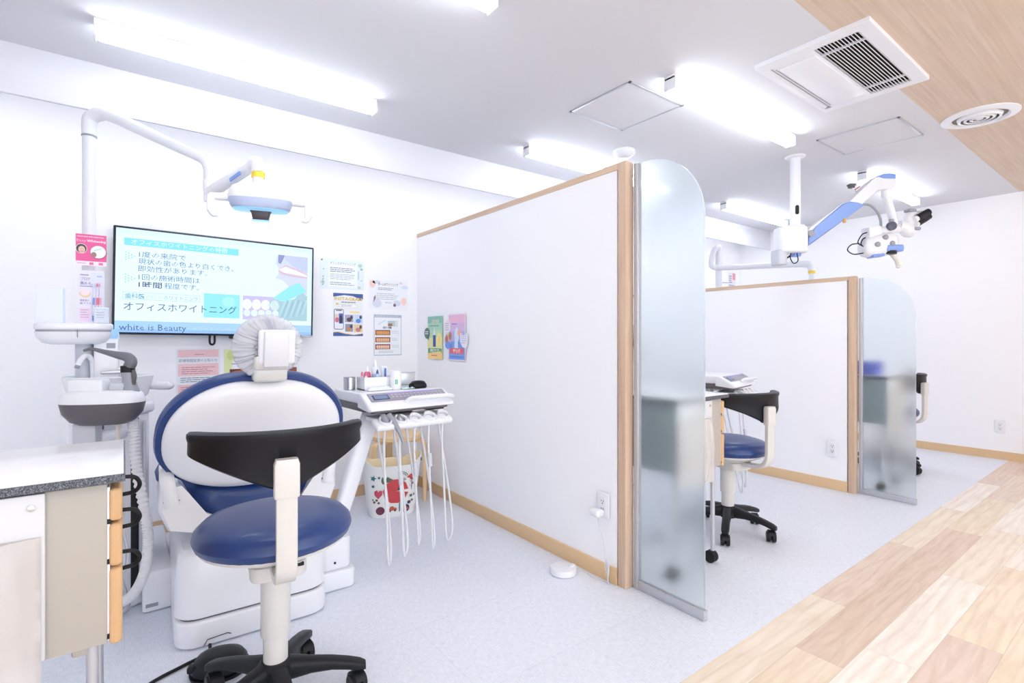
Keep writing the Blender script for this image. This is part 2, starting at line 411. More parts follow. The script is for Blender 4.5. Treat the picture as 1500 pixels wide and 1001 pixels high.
def screen(x, y0, y1, h, label):
    t = thing('glass_screen', label, 'glass screen', (x, y0, 0), 0)
    L = y0 - y1; R = min(0.29, L * 0.88); z0 = 0.035
    pts = [(0, z0), (0, h)]
    for k in range(15):
        a = PI / 2 * k / 14; pts.append((-(L - R) - R * math.sin(a), h - R + R * math.cos(a)))
    pts.append((-L, z0))
    b = MB().at((-0.0, 0, 0)); b.M = Matrix(((0, 0, 1, 0), (1, 0, 0, 0), (0, 1, 0, 0), (0, 0, 0, 1)))
    b.prism(pts, -0.005, 0.005); b.build('glass_pane', FG, t, smooth=20)
    b = MB().box((0, 0.0, h / 2), (0.03, 0.022, h), 0.002); b.build('wall_channel', ALU, t)
    b = MB().box((0, -L / 2, 0.02), (0.026, L + 0.01, 0.04), 0.004); b.build('floor_rail', ALU, t)
    return t
screen(PX1 + 0.058, 1.492, 1.16, 1.895, 'tall frosted glass screen with rounded corner at the end of the tall partition')
screen(PX2 + 0.058, 1.43, 1.11, 1.545, 'shorter frosted glass screen with rounded corner at the end of the lower partition')

# ------------------------------------------------------------------ ceiling fixtures
LG = emat((244, 249, 255), LAMP_STRENGTH, 'lamp_glow')
def lamp(x0, x1, y, label):
    t = thing('ceiling_light', label, 'ceiling light', ((x0 + x1) / 2, y, CZ), 0, 'line lights on the white ceiling')
    L = x1 - x0
    MB().box((0, 0, -0.012), (L, 0.062, 0.024), 0.003).build('housing', PWHITE, t)
    MB().box((0, 0, -0.047), (L - 0.012, 0.068, 0.050), 0.018, 3).build('diffuser', LG, t)
    for s in (-1, 1): MB().box((s * (L / 2 - 0.004), 0, -0.042), (0.008, 0.068, 0.064), 0.003).build('end_cap', PWHITE, t)
    return t
lamp(-0.10, 1.11, 2.73, 'long lit line light on the ceiling above the wall screen')
lamp(-0.10, 1.12, 1.60, 'lit line light at the top edge of the photo, only its end showing')
lamp(2.18, 3.44, 2.73, 'lit line light partly hidden behind the top of the tall partition')
lamp(2.17, 3.45, 1.57, 'lit line light between the square ceiling hatch and the air conditioner')
lamp(4.62, 5.87, 2.73, 'lit line light above the third bay, nearest the back wall')
lamp(4.62, 5.92, 1.56, 'lit line light behind the arm of the ceiling microscope')
for x, w1 in ((-0.6, 'left'), (1.2, 'centre left'), (3.0, 'centre right'), (4.8, 'right')):  # unseen lamps added as fill for surfaces facing the camera
    for y, w2 in ((-0.55, 'first'), (-1.6, 'second')):
        l = lamp(x, x + 1.25, y, 'added fill light on the wooden ceiling behind the viewpoint, %s one of the %s row' % (w1, w2)); l['group'] = 'added fill lights over the passage'
def hatch(cx, cy_, wx, wy, label):
    t = thing('ceiling_hatch', label, 'ceiling hatch', (cx, cy_, CZ))
    MB().box((0, 0, -0.002), (wx - 0.03, wy - 0.03, 0.004)).build('cover', CEIL, t)
    b = MB(); w = 0.014
    for s in (-1, 1):
        b.box((s * (wx / 2 - w / 2), 0, -0.003), (w, wy, 0.006), 0.001); b.box((0, s * (wy / 2 - w / 2), -0.003), (wx, w, 0.006), 0.001)
    b.build('frame', ALU, t)
hatch(2.285, 1.948, 0.455, 0.445, 'square access hatch with thin metal frame beside the middle line light')
hatch(3.89, 1.272, 0.45, 0.46, 'square access hatch with thin metal frame below the air conditioner')
# cassette air conditioner
t = thing('air_conditioner', 'white ceiling cassette air conditioner with a dark slatted intake', 'air conditioner', (2.815, 1.03, CZ))
b = MB(); W2, H2 = 0.79, 0.48
gx0, gx1, gy0, gy1 = -0.345, 0.345, -0.185, -0.005
# face plate with a hole for the grille: four bars + big lid
for (x0, x1, y0, y1) in ((-W2 / 2, W2 / 2, -H2 / 2, gy0), (-W2 / 2, gx0, gy0, gy1), (gx1, W2 / 2, gy0, gy1), (-W2 / 2, W2 / 2, gy1, H2 / 2)):
    b.box(((x0 + x1) / 2, (y0 + y1) / 2, -0.010), (x1 - x0, y1 - y0, 0.020), 0.0)
b.build('face_panel', PWHITE, t)
b = MB(); b.box((0.0, 0.085, -0.023), (0.60, 0.16, 0.006), 0.003); b.build('lid', PWHITE, t)
b = MB(); b.box((0, 0.212, -0.021), (0.66, 0.022, 0.006), 0.002); b.build('louvre', PWHITE, t)
b = MB(); b.box((0, 0.190, -0.0208), (0.66, 0.004, 0.002)); b.box((0, 0.177, -0.0208), (0.62, 0.003, 0.002)); b.build('groove', MGREY, t)
MB().box((0, (gy0 + gy1) / 2, -0.002), (gx1 - gx0, gy1 - gy0, 0.003)).build('intake_shade_plate', mat('intake_shade', (22, 22, 25), 0.7), t)  # near-black plate stands in for the shade inside the intake
b = MB()
for k in range(13):
    y = gy0 + (k + 0.5) * (gy1 - gy0) / 13
    b.at((0, y, -0.013), rx=-0.5).box((0, 0, 0), (gx1 - gx0, 0.0028, 0.010))
b.at()
for s in (0.0, 0.13, 0.87, 1.0): b.box((gx0 + s * (gx1 - gx0), (gy0 + gy1) / 2, -0.014), (0.004, gy1 - gy0, 0.012))
b.build('grille', PWHITE, t)
MB().box((0.33, 0.20, -0.022), (0.02, 0.03, 0.004), 0.001).build('status_window', MGREY, t)
# round diffuser
t = thing('air_diffuser', 'round white ceiling diffuser with concentric rings on the wooden ceiling', 'air vent', (4.04, 0.757, CZ))
MB().lathe([(0.178, 0), (0.178, -0.006), (0.15, -0.016), (0.135, -0.016), (0.125, -0.004), (0.125, 0)], 48, cap=False).build('outer_ring', PWHITE, t)
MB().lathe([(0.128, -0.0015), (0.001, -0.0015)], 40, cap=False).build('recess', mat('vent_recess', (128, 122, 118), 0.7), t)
for r in (0.105, 0.078, 0.05, 0.024):
    MB().lathe([(r, -0.004), (r - 0.006, -0.018), (r - 0.016, -0.022), (max(r - 0.02, 0.001), -0.019), (max(r - 0.012, 0.001), -0.006)], 40, cap=False).build('ring', PWHITE, t)
t = MB().lathe([(0.075, 0), (0.078, -0.02), (0.068, -0.032), (0.04, -0.046), (0.001, -0.048)], 32).build('smoke_detector', PWHITE)
t.location = (2.80, 2.40, CZ); tag(t, 'small white round detector on the ceiling just above the tall partition post', 'detector')

# ------------------------------------------------------------------ outlets
def outlet(loc, rz, label):
    t = thing('wall_outlet', label, 'outlet', loc, rz)
    M = Matrix(((1, 0, 0, 0), (0, 0, 1, 0), (0, 1, 0, 0), (0, 0, 0, 1)))
    b = MB(); b.M = M; b.prism(rrect(0.072, 0.118, 0.006), -0.008, 0.0, 0.002); b.build('cover_plate', PWHITE, t)
    b = MB(); b.M = M; b.prism(rrect(0.036, 0.078, 0.003), -0.0095, -0.004, 0.001); b.build('socket_block', mat('socket_white', (228, 228, 232), 0.35), t)
    b = MB()
    for z in (0.02, -0.016):
        b.box((-0.007, -0.0097, z), (0.0022, 0.001, 0.008)); b.box((0.006, -0.0097, z), (0.0022, 0.001, 0.0095)); b.box((0, -0.0097, z - 0.011), (0.005, 0.001, 0.005), 0.0)
    b.build('slot', BLACK, t)
    return t
RW = -PI / 2     # faces -X
outlet((PX1 - 0.002, 1.640, 0.345), RW, 'white wall outlet low on the tall partition with an adapter plugged in')
outlet((PX2 - 0.002, 1.592, 0.304), RW, 'white wall outlet low on the lower partition')
outlet((XR, 1.061, 0.302), RW, 'white wall outlet low on the far right wall')
# adapter
t = thing('power_adapter', 'white rounded power adapter plugged into the outlet on the tall partition', 'adapter', (PX1 - 0.012, 1.652, 0.314))
MB().at((-0.026, 0, 0), rz=0).box((0, 0, 0), (0.05, 0.062, 0.034), 0.014, 4).build('body', PWHITE, t)
b = MB().tube([(-0.03, -0.010, -0.015), (-0.02, -0.012, -0.06), (-0.008, -0.03, -0.14), (-0.010, -0.035, -0.225), (-0.012, -0.05, -0.265)], 0.0016, 6)
b.build('cord', HOSE, t)
t = thing('smart_puck', 'white round flat sensor puck on the floor beside the tall partition', 'sensor', (1.665, 1.80, 0))
MB().lathe([(0.055, 0), (0.063, 0.004), (0.064, 0.022), (0.060, 0.029), (0.04, 0.031), (0.001, 0.0315)], 40).build('body', PWHITE, t)
MB().box((0.035, -0.02, 0.034), (0.034, 0.022, 0.010), 0.004).build('clip', PWHITE, t)
MB().tube([(0.06, -0.01, 0.012), (0.085, -0.03, 0.012), (0.08, -0.09, 0.003), (0.075, -0.13, 0.003), (0.09, -0.17, 0.003), (0.098, -0.21, 0.004)], 0.0016, 6).build('cord', HOSE, t)
t = thing('cable_bundle', 'small bundle of folded white cable leaning on the baseboard by the wooden post', 'cable', (PX1 - 0.024, 1.595, 0.0))
b = MB()
for k in range(5):
    o = (k - 2) * 0.004
    b.tube([(o * 0.3, o, 0.004), (-0.004 + o, -0.004 + o, 0.03), (0.004, 0.006 + o, 0.09), (-0.004, 0.008 + o * 0.5, 0.104)], 0.0022, 6)
b.build('cable', HOSE, t)
MB().tube([(-0.008, 0.000, 0.05), (0.0, -0.006, 0.052), (0.008, 0.004, 0.054), (-0.004, 0.010, 0.05)], 0.0014, 6, False).build('tie', PWHITE, t)

# ------------------------------------------------------------------ wall screen
def sc(c, s=1.0): return emat(c, s)
t = thing('wall_television', 'large flat television on the back wall showing a pale blue slide in Japanese', 'television', (0.467, 3.50, 1.421))
TW, TH = 1.035, 0.583
R0 = Matrix.Rotation(0.014, 4, 'Y')
def tb(): b = MB(); b.M = R0 @ Matrix.Translation((0, -0.05, 0)); return b
b = tb(); b.box((0, 0.022, 0), (TW, 0.04, TH), 0.006); b.build('casing', mat('tv_black', (22, 30, 48), 0.3), t)
b = tb(); b.box((0.09, 0.012, -TH / 2 - 0.008), (0.11, 0.02, 0.018), 0.006); b.build('sensor_bump', BLACK, t)
b = tb(); b.box((TW / 2 - 0.04, 0.0, -TH / 2 + 0.006), (0.07, 0.004, 0.008), 0.001); b.build('badge', ALU, t)
b = tb(); b.M = b.M @ Matrix.Translation((-0.05, 0.02, 0)); b.tube([(-0.012, 0, -TH / 2 + 0.01), (-0.012, 0, -TH / 2 - 0.04), (0, 0, -TH / 2 - 0.052), (0.012, 0, -TH / 2 - 0.04), (0.012, 0, -TH / 2 + 0.01)], 0.006, 8); b.build('strap_loop', BLACK, t)
MB().box((0, 0.01, 0), (0.4, 0.07, 0.3)).build('wall_bracket', BLACK, t)
b = tb(); b.M = b.M @ Matrix.Translation((0, -0.0002, 0))
SW, SH = TW / 2 - 0.012, TH / 2 - 0.012
b.rect(-SW, -SH, SW, SH, sc((214, 243, 252)), 0)
b.rect(-SW, -0.215, 0.49, SH - 0.03, sc((224, 249, 254)), 1)
b.rect(-SW, -SH, SW, -0.218, sc((160, 204, 250)), 2)
b.rect(-SW, -SH, SW, -0.262, sc((142, 188, 246)), 3)
b.rect(-0.47, 0.190, 0.078, 0.229, sc((120, 224, 236)), 2)
b.text('オフィスホワイトニングの特徴', -0.44, 0.199, 0.023, sc((232, 252, 255)), 4, width=0.46)
navy = sc((72, 116, 178)); dnavy = sc((44, 66, 122))
b.text('1度の来院で', -0.405, 0.133, 0.026, navy, 4, width=0.215)
b.text('現状の歯の色より白くでき、', -0.408, 0.095, 0.026, navy, 4, width=0.46)
b.text('即効性があります。', -0.408, 0.056, 0.026, navy, 4, width=0.325)
b.text('1回の施術時間は', -0.405, 0.010, 0.026, navy, 4, width=0.285)
b.text('1時間', -0.405, -0.031, 0.026, dnavy, 4, width=0.105, bold=0.012)
b.text('程度です。', -0.288, -0.031, 0.026, navy, 4, width=0.165)
for z0 in (0.132, 0.012):
    for k in range(4):
        for j in range(-3 + k, 4 - k):
            if (j + k) % 2: b.disc(-0.462 + k * 0.013, z0 + j * 0.0068, 0.0035, 0.0035, sc((120, 214, 232)), 4, 8)
gl = sc((150, 205, 215))
for (x0, z0, x1, z1) in ((-0.473, -0.064, -0.118, -0.062), (-0.473, -0.102, -0.118, -0.100), (-0.473, -0.102, -0.471, -0.062), (-0.120, -0.102, -0.118, -0.062)): b.rect(x0, z0, x1, z1, gl, 3)
b.text('歯科医', -0.463, -0.094, 0.022, sc((104, 170, 205)), 4, width=0.085, bold=0.010)
b.text('が行う', -0.370, -0.092, 0.016, sc((165, 215, 228)), 4, width=0.07)
b.text('ホワイトニング', -0.290, -0.094, 0.020, sc((110, 180, 210)), 4, width=0.165)
b.rect(-0.098, -0.186, 0.088, -0.046, sc((138, 228, 244)), 3)
b.disc(0.03, -0.09, 0.035, 0.03, sc((162, 236, 246)), 4)
b.text('オフィスホワイトニング', -0.468, -0.158, 0.037, sc((58, 84, 140)), 5, width=0.54)
b.text('white is Beauty', -0.487, -0.268, 0.036, sc((62, 92, 150)), 5, width=0.305)
b.text('ホワイトニングの種類について', -0.155, -0.262, 0.014, sc((190, 222, 252)), 5, width=0.40)
# pictures on the slide: smiling mouth above, arrow, glove, teeth below
pk = [(0.305, 0.222), (0.478, 0.222), (0.478, -0.02), (0.40, -0.01), (0.33, 0.06), (0.285, 0.075), (0.315, 0.12), (0.285, 0.165), (0.29, 0.20)]
b.poly(pk, sc((206, 214, 242)), 2)
b.poly([(0.30, 0.222), (0.34, 0.222), (0.325, 0.185), (0.315, 0.165), (0.30, 0.17)], sc((130, 142, 196)), 3)
b.poly([(0.335, 0.222), (0.478, 0.222), (0.478, 0.12), (0.40, 0.15), (0.345, 0.19)], sc((190, 202, 236)), 3)
b.poly([(0.30, 0.128), (0.345, 0.160), (0.42, 0.140), (0.478, 0.112), (0.478, 0.085), (0.40, 0.088), (0.335, 0.096), (0.305, 0.108)], sc((214, 186, 214)), 4)
b.poly([(0.305, 0.128), (0.345, 0.150), (0.41, 0.130), (0.474, 0.106), (0.474, 0.096), (0.40, 0.104), (0.335, 0.112)], sc((240, 252, 255)), 5)
for k in range(1, 6): b.rect(0.32 + k * 0.026, 0.102, 0.321 + k * 0.026, 0.142 - k * 0.006, sc((190, 214, 236)), 6)
b.poly([(0.27, -0.055), (0.36, 0.02), (0.425, 0.055), (0.478, -0.005), (0.452, -0.008), (0.40, -0.04), (0.35, -0.07)], sc((140, 228, 242)), 6)
b.poly([(0.315, -0.19), (0.478, -0.19), (0.478, -0.03), (0.44, 0.0), (0.40, -0.05), (0.345, -0.07), (0.27, -0.06), (0.24, -0.10)], sc((160, 200, 214)), 5)
for k in range(9):
    a = (0.30 + 0.018 * k, -0.185 + 0.004 * k); e = (0.34 + 0.016 * k, -0.07 + 0.006 * (k % 3))
    b.poly([a, (a[0] + 0.006, a[1]), (e[0] + 0.012, e[1]), (e[0], e[1] + 0.004)], sc((146, 188, 206) if k % 2 else (178, 214, 224)), 6)
b.rect(0.105, -0.19, 0.31, -0.046, sc((196, 186, 232)), 3)
for row, (z, h) in enumerate(((-0.098, 0.032), (-0.150, 0.022))):
    for k in range(4 if row == 0 else 5):
        w = 0.026 if row == 0 else 0.019
        b.disc(0.128 + k * (0.052 if row == 0 else 0.040), z, w, h, sc((232, 243, 246) if row == 0 else (218, 234, 238)), 5 + row)
o = b.build('screen', None, t, smooth=0, fixn=False); o['label'] = 'pale blue lit slide with Japanese writing'

# ------------------------------------------------------------------ posters
def poster(name, label, loc, rz, w, h, base, cat='poster'):
    b = MB(); b.box((0, 0.0006, 0), (w, 0.0010, h)) if False else None
    b.use(ink(base)); b.box((0, 0.0005, 0), (w, 0.0010, h))
    def fin():
        o = b.build(name, None, None, smooth=0, fixn=False); o.location = loc; o.rotation_euler = (0, 0, rz); tag(o, label, cat); return o
    b.M = Matrix.Translation((0, -0.0002, 0)); return b, fin
YW = YB - 0.0015
GR = ink((120, 126, 140)); LGR = ink((168, 174, 186))
# 1 pale blue notice
b, fin = poster('notice_poster', 'pale blue landscape whitening notice with leaf corners, right of the television', (1.207, YW, 1.556), 0, 0.305, 0.205, (226, 236, 243))
b.rect(-0.095, -0.088, 0.105, 0.082, ink((238, 242, 247)), 1)
b.text('オフィスホワイトニング', -0.085, 0.066, 0.017, ink((110, 120, 140)), 2, width=0.18)
b.lines(-0.085, 0.09, 0.040, 0.012, 3, 0.005, GR, 2); b.lines(-0.085, 0.09, -0.002, 0.011, 4, 0.0035, LGR, 2); b.lines(-0.085, 0.09, -0.06, 0.013, 2, 0.004, GR, 2)
for (cx, cz, r, c) in ((-0.135, -0.06, 0.022, (196, 214, 204)), (-0.128, 0.03, 0.006, (120, 132, 130)), (0.125, 0.07, 0.022, (176, 206, 196)), (0.135, 0.045, 0.014, (150, 188, 172)), (0.118, -0.085, 0.018, (190, 208, 198)), (0.135, -0.035, 0.006, (130, 150, 160)), (-0.14, 0.092, 0.010, (120, 130, 125))):
    b.disc(cx, cz, r * 0.7, r * 0.6, ink(c), 2, 10)
for k in range(4):
    b.poly([(-0.142 + k * 0.004, -0.085 + k * 0.018), (-0.130, -0.078 + k * 0.018), (-0.124, -0.066 + k * 0.018), (-0.138, -0.074 + k * 0.018)], ink((140, 176, 156)), 3)
b.rect(0.108, -0.03, 0.118, 0.03, ink((188, 206, 232)), 2); fin()
# 2 social media flyer
b, fin = poster('flyer_poster', 'portrait flyer with navy wave bands, yellow title and small photos, below the pale blue notice', (1.248, YW, 1.278), 0, 0.21, 0.297, (236, 238, 242))
nv = ink((62, 92, 158)); yl = ink((232, 204, 96))
b.poly([(-0.105, 0.1485), (0.105, 0.1485), (0.105, 0.112), (0.07, 0.118), (0.03, 0.132), (-0.03, 0.136), (-0.08, 0.126), (-0.105, 0.122)], nv, 1)
b.poly([(-0.105, -0.1485), (0.105, -0.1485), (0.105, -0.132), (0.04, -0.142), (-0.02, -0.134), (-0.07, -0.122), (-0.105, -0.124)], nv, 1)
b.poly([(-0.105, -0.124), (-0.07, -0.122), (-0.02, -0.134), (0.04, -0.142), (0.105, -0.132), (0.105, -0.128), (0.04, -0.138), (-0.02, -0.129), (-0.07, -0.117), (-0.105, -0.119)], yl, 2)
b.text('INSTAGRAM', -0.098, 0.100, 0.022, ink((222, 190, 92)), 3, width=0.195, bold=0.03)
b.lines(-0.05, 0.06, 0.084, 0.01, 1, 0.006, GR, 2)
b.disc(-0.078, 0.074, 0.009, 0.008, yl, 2); b.disc(0.0, 0.062, 0.07, 0.018, ink((216, 206, 170)), 2); b.disc(0.0, 0.062, 0.067, 0.0155, ink((244, 244, 244)), 3)
b.lines(-0.05, 0.05, 0.066, 0.009, 2, 0.0035, LGR, 4)
b.M = Matrix.Translation((-0.066, -0.0002, -0.032)); b.use(ink((44, 48, 78))); b.poly(rrect(0.068, 0.142, 0.012), ink((44, 48, 78)), 1); b.poly(rrect(0.061, 0.134, 0.009), ink((236, 236, 242)), 2)
b.rect(-0.03, -0.02, 0.0, 0.035, ink((226, 206, 196)), 3); b.rect(0.0, -0.03, 0.029, 0.04, ink((74, 100, 176)), 3); b.disc(0.014, 0.0, 0.011, 0.028, ink((48, 52, 74)), 4); b.disc(-0.013, -0.005, 0.013, 0.018, ink((206, 110, 134)), 4); b.rect(-0.02, 0.058, 0.02, 0.064, ink((44, 48, 78)), 3)
b.M = Matrix.Translation((0, -0.0002, 0))
b.rect(0.01, 0.012, 0.078, 0.026, ink((244, 220, 160)), 1)
for (x0, z0, x1, z1, c, c2) in ((-0.024, -0.052, 0.036, 0.0, (170, 168, 190), (94, 72, 78)), (0.041, -0.06, 0.102, 0.002, (196, 212, 236), (84, 138, 214)), (-0.022, -0.118, 0.034, -0.064, (150, 150, 168), (196, 138, 92)), (0.039, -0.122, 0.102, -0.066, (226, 204, 160), (196, 128, 128))):
    b.rect(x0, z0, x1, z1, ink(c), 1); b.disc((x0 + x1) / 2, z0 + 0.018, (x1 - x0) * 0.3, 0.015, ink(c2), 2); b.disc(x1 - 0.014, z1 - 0.018, 0.009, 0.013, ink((70, 74, 100)), 2)
fin()
# 3 pale pink and peach notice
b, fin = poster('notice_poster', 'white landscape notice with peach and blue blots, upper right of the portrait flyer', (1.548, YW, 1.432), 0, 0.30, 0.21, (238, 239, 244))
for (cx, cz, rx, rz_, c) in ((-0.125, 0.075, 0.022, 0.028, (244, 208, 196)), (-0.095, 0.088, 0.03, 0.012, (214, 214, 230)), (0.125, 0.06, 0.026, 0.014, (206, 222, 240)), (0.118, -0.045, 0.020, 0.030, (246, 206, 190)), (-0.09, -0.065, 0.035, 0.03, (216, 220, 234)), (0.065, -0.06, 0.03, 0.022, (214, 220, 232)), (0.095, 0.09, 0.012, 0.008, (226, 210, 220))):
    b.disc(cx, cz, rx, rz_, ink(c), 1)
b.text('ホームホワイトニング', -0.082, 0.066, 0.018, ink((150, 146, 128)), 3, width=0.155, bold=0.02)
b.lines(-0.082, 0.05, 0.045, 0.011, 2, 0.004, GR, 2); b.lines(-0.095, 0.08, 0.005, 0.013, 4, 0.0035, LGR, 2)
b.text('¥15,000', -0.028, -0.062, 0.010, GR, 2, width=0.05); b.poly([(-0.115, -0.02), (-0.102, -0.005), (-0.10, -0.03), (-0.118, -0.06)], ink((150, 120, 124)), 2); b.disc(0.045, -0.075, 0.011, 0.012, ink((120, 98, 98)), 2); fin()
# 4 teeth shades
b, fin = poster('notice_poster', 'framed portrait sheet with three rows of teeth photos, beside the corner of the back wall', (1.541, YW, 1.137), 0, 0.214, 0.297, (178, 186, 200))
b.rect(-0.103, -0.143, 0.103, 0.128, ink((238, 241, 246)), 1)
b.text('ホワイトニング', -0.09, 0.132, 0.009, ink((240, 244, 248)), 1, width=0.17)
b.rect(0.0, 0.065, 0.075, 0.105, ink((188, 200, 204)), 2); b.rect(0.0, 0.065, 0.034, 0.085, ink((156, 118, 92)), 3); b.rect(0.055, 0.068, 0.072, 0.102, ink((224, 230, 232)), 3)
b.poly([(-0.075, 0.08), (-0.02, 0.112), (-0.014, 0.108), (-0.068, 0.076)], ink((200, 214, 230)), 2)
b.text('症例集', -0.04, 0.048, 0.013, ink((92, 96, 120)), 2, width=0.07, bold=0.02)
for z, c in ((0.018, (222, 168, 92)), (-0.034, (226, 190, 140)), (-0.085, (234, 204, 184))):
    b.rect(-0.097, z - 0.019, 0.018, z + 0.019, ink((140, 78, 56)), 2); b.rect(-0.09, z - 0.015, 0.011, z + 0.012, ink((206, 128, 110)), 3)
    for k in range(6):
        b.disc(-0.081 + k * 0.0165, z + 0.001, 0.0075, 0.010, ink(c), 4, 10)
        b.disc(-0.078 + k * 0.0155, z - 0.012, 0.006, 0.005, ink(tuple(int(v * 0.93) for v in c)), 5, 8)
    b.lines(0.030, 0.09, z + 0.008, 0.012, 2, 0.0025, LGR, 2)
b.lines(-0.07, 0.07, -0.118, 0.010, 2, 0.003, LGR, 2); fin()
# 5 pink opening-hours notice (partly behind the chair)
b, fin = poster('notice_poster', 'pink and white portrait notice on opening hours, below the left of the television', (0.352, YW, 0.905), 0, 0.225, 0.30, (232, 234, 240))
pkc = ink((236, 196, 200))
b.rect(-0.103, 0.098, 0.103, 0.142, pkc, 1); b.rect(-0.103, -0.012, 0.103, 0.060, pkc, 1); b.rect(-0.103, -0.148, 0.103, -0.062, pkc, 1)
b.text('診療時間変更のお知らせ', -0.098, 0.071, 0.015, ink((130, 134, 150)), 2, width=0.195)
b.lines(-0.02, 0.04, 0.112, 0.01, 1, 0.004, ink((190, 140, 150)), 2); b.lines(-0.085, 0.085, 0.036, 0.012, 4, 0.004, ink((180, 128, 138)), 2)
b.rect(-0.1, -0.056, 0.1, -0.018, ink((224, 228, 234)), 2); b.lines(-0.09, 0.09, -0.026, 0.011, 3, 0.004, GR, 3); b.lines(-0.09, 0.02, -0.08, 0.012, 2, 0.004, ink((180, 128, 138)), 2); fin()
# 6 food notice behind the headrest
b, fin = poster('notice_poster', 'wide notice with green corner and food photo, mostly behind the headrest', (0.705, YW, 0.935), 0, 0.44, 0.225, (236, 238, 242))
b.poly([(-0.22, 0.1125), (-0.14, 0.1125), (-0.175, 0.03), (-0.19, -0.1125), (-0.22, -0.1125)], ink((222, 228, 170)), 1)
b.disc(-0.185, 0.075, 0.02, 0.03, ink((204, 216, 140)), 2)
b.rect(-0.19, -0.06, -0.02, -0.01, ink((104, 44, 36)), 2); b.disc(-0.13, -0.035, 0.05, 0.018, ink((178, 98, 62)), 3); b.disc(-0.07, -0.03, 0.04, 0.014, ink((196, 120, 76)), 3)
b.rect(0.12, -0.06, 0.20, -0.01, ink((150, 84, 60)), 2); b.lines(-0.18, -0.03, 0.02, 0.01, 1, 0.004, GR, 2); fin()
# on the tall partition (faces -X)
XP = PX1 - 0.0030
b, fin = poster('leaflet_poster', 'narrow green and yellow leaflet with a blue water-flosser bottle, left one on the tall partition', (XP, 3.256, 1.118), RW, 0.215, 0.305, (170, 212, 190))
b.rect(-0.1075, -0.1525, 0.1075, -0.1, ink((246, 208, 140)), 1); b.rect(-0.1075, -0.1, 0.1075, 0.0, ink((226, 226, 164)), 1); b.rect(-0.1075, 0.0, 0.1075, 0.055, ink((186, 218, 184)), 1); b.rect(-0.1075, 0.105, 0.1075, 0.1525, ink((132, 190, 172)), 1)
b.text('口腔洗浄器', -0.05, 0.105, 0.022, ink((226, 214, 196)), 2, width=0.11, bold=0.02); b.lines(-0.08, 0.08, 0.082, 0.01, 1, 0.006, ink((110, 140, 110)), 2)
b.rect(-0.026, -0.065, 0.014, 0.018, ink((60, 84, 160)), 3); b.poly([(-0.020, 0.018), (0.008, 0.018), (0.004, 0.05), (-0.002, 0.075), (-0.008, 0.075), (-0.014, 0.05)], ink((232, 236, 240)), 3)
b.poly([(-0.1, -0.112), (-0.1, -0.076), (0.1, -0.076), (0.1, -0.112), (0.085, -0.094)], ink((92, 158, 120)), 3); b.text('歯周ケア', -0.068, -0.103, 0.02, ink((238, 244, 240)), 4, width=0.13, bold=0.03); b.lines(-0.05, 0.05, -0.13, 0.01, 1, 0.006, ink((190, 120, 70)), 3)
b.disc(0.065, -0.01, 0.035, 0.045, ink((240, 226, 150)), 4); b.disc(0.065, -0.01, 0.02, 0.028, ink((246, 214, 130)), 5)
b.disc(-0.115, 0.032, 0.043, 0.040, ink((96, 124, 118)), 6); b.poly([(-0.11, -0.005), (-0.085, -0.02), (-0.09, 0.01)], ink((96, 124, 118)), 6); b.lines(-0.145, -0.085, 0.040, 0.014, 2, 0.007, ink((220, 228, 224)), 7); fin()
b, fin = poster('leaflet_poster', 'narrow pink and blue leaflet with a red band, right one on the tall partition', (XP, 2.955, 1.122), RW, 0.22, 0.315, (236, 226, 236))
b.rect(-0.102, -0.15, 0.102, -0.03, ink((122, 160, 232)), 1); b.rect(-0.102, -0.03, 0.102, 0.04, ink((186, 176, 222)), 1); b.rect(-0.102, 0.04, 0.102, 0.095, ink((212, 184, 222)), 1); b.rect(-0.102, 0.095, 0.102, 0.15, ink((232, 184, 212)), 1)
b.disc(0.0, 0.01, 0.028, 0.055, ink((214, 226, 244)), 2); b.poly([(-0.03, -0.08), (0.02, -0.08), (0.012, 0.0), (-0.02, 0.0)], ink((206, 224, 240)), 3); b.poly([(-0.005, -0.055), (0.05, -0.08), (0.09, -0.08), (0.05, 0.0)], ink((110, 148, 216)), 2)
b.rect(-0.09, -0.112, 0.09, -0.074, ink((222, 104, 116)), 4); b.text('サリバ', -0.045, -0.104, 0.022, ink((248, 236, 240)), 5, width=0.09, bold=0.03); b.lines(-0.09, 0.09, -0.135, 0.01, 1, 0.006, ink((90, 120, 200)), 3); b.lines(-0.06, 0.02, 0.085, 0.01, 1, 0.006, ink((140, 120, 190)), 3)
b.poly([(-0.16, 0.09), (-0.12, 0.12), (-0.08, 0.105), (-0.075, 0.05), (-0.10, 0.03), (-0.155, 0.03)], ink((232, 226, 236)), 6); b.lines(-0.15, -0.09, 0.09, 0.014, 4, 0.004, ink((170, 160, 186)), 7)
b.disc(-0.115, -0.03, 0.045, 0.052, ink((214, 178, 190)), 6); b.disc(-0.13, -0.012, 0.018, 0.026, ink((176, 112, 92)), 7); b.disc(-0.085, 0.008, 0.018, 0.026, ink((190, 130, 84)), 7); b.disc(-0.11, -0.055, 0.04, 0.025, ink((110, 148, 226)), 8)
b.disc(0.035, 0.03, 0.022, 0.02, ink((240, 176, 140)), 6); b.poly([(0.05, 0.03), (0.09, 0.015), (0.14, 0.03), (0.145, -0.03), (0.12, -0.075), (0.075, -0.065), (0.045, -0.03)], ink((234, 232, 242)), 7); b.lines(0.06, 0.13, 0.012, 0.013, 5, 0.004, ink((170, 178, 216)), 8); fin()

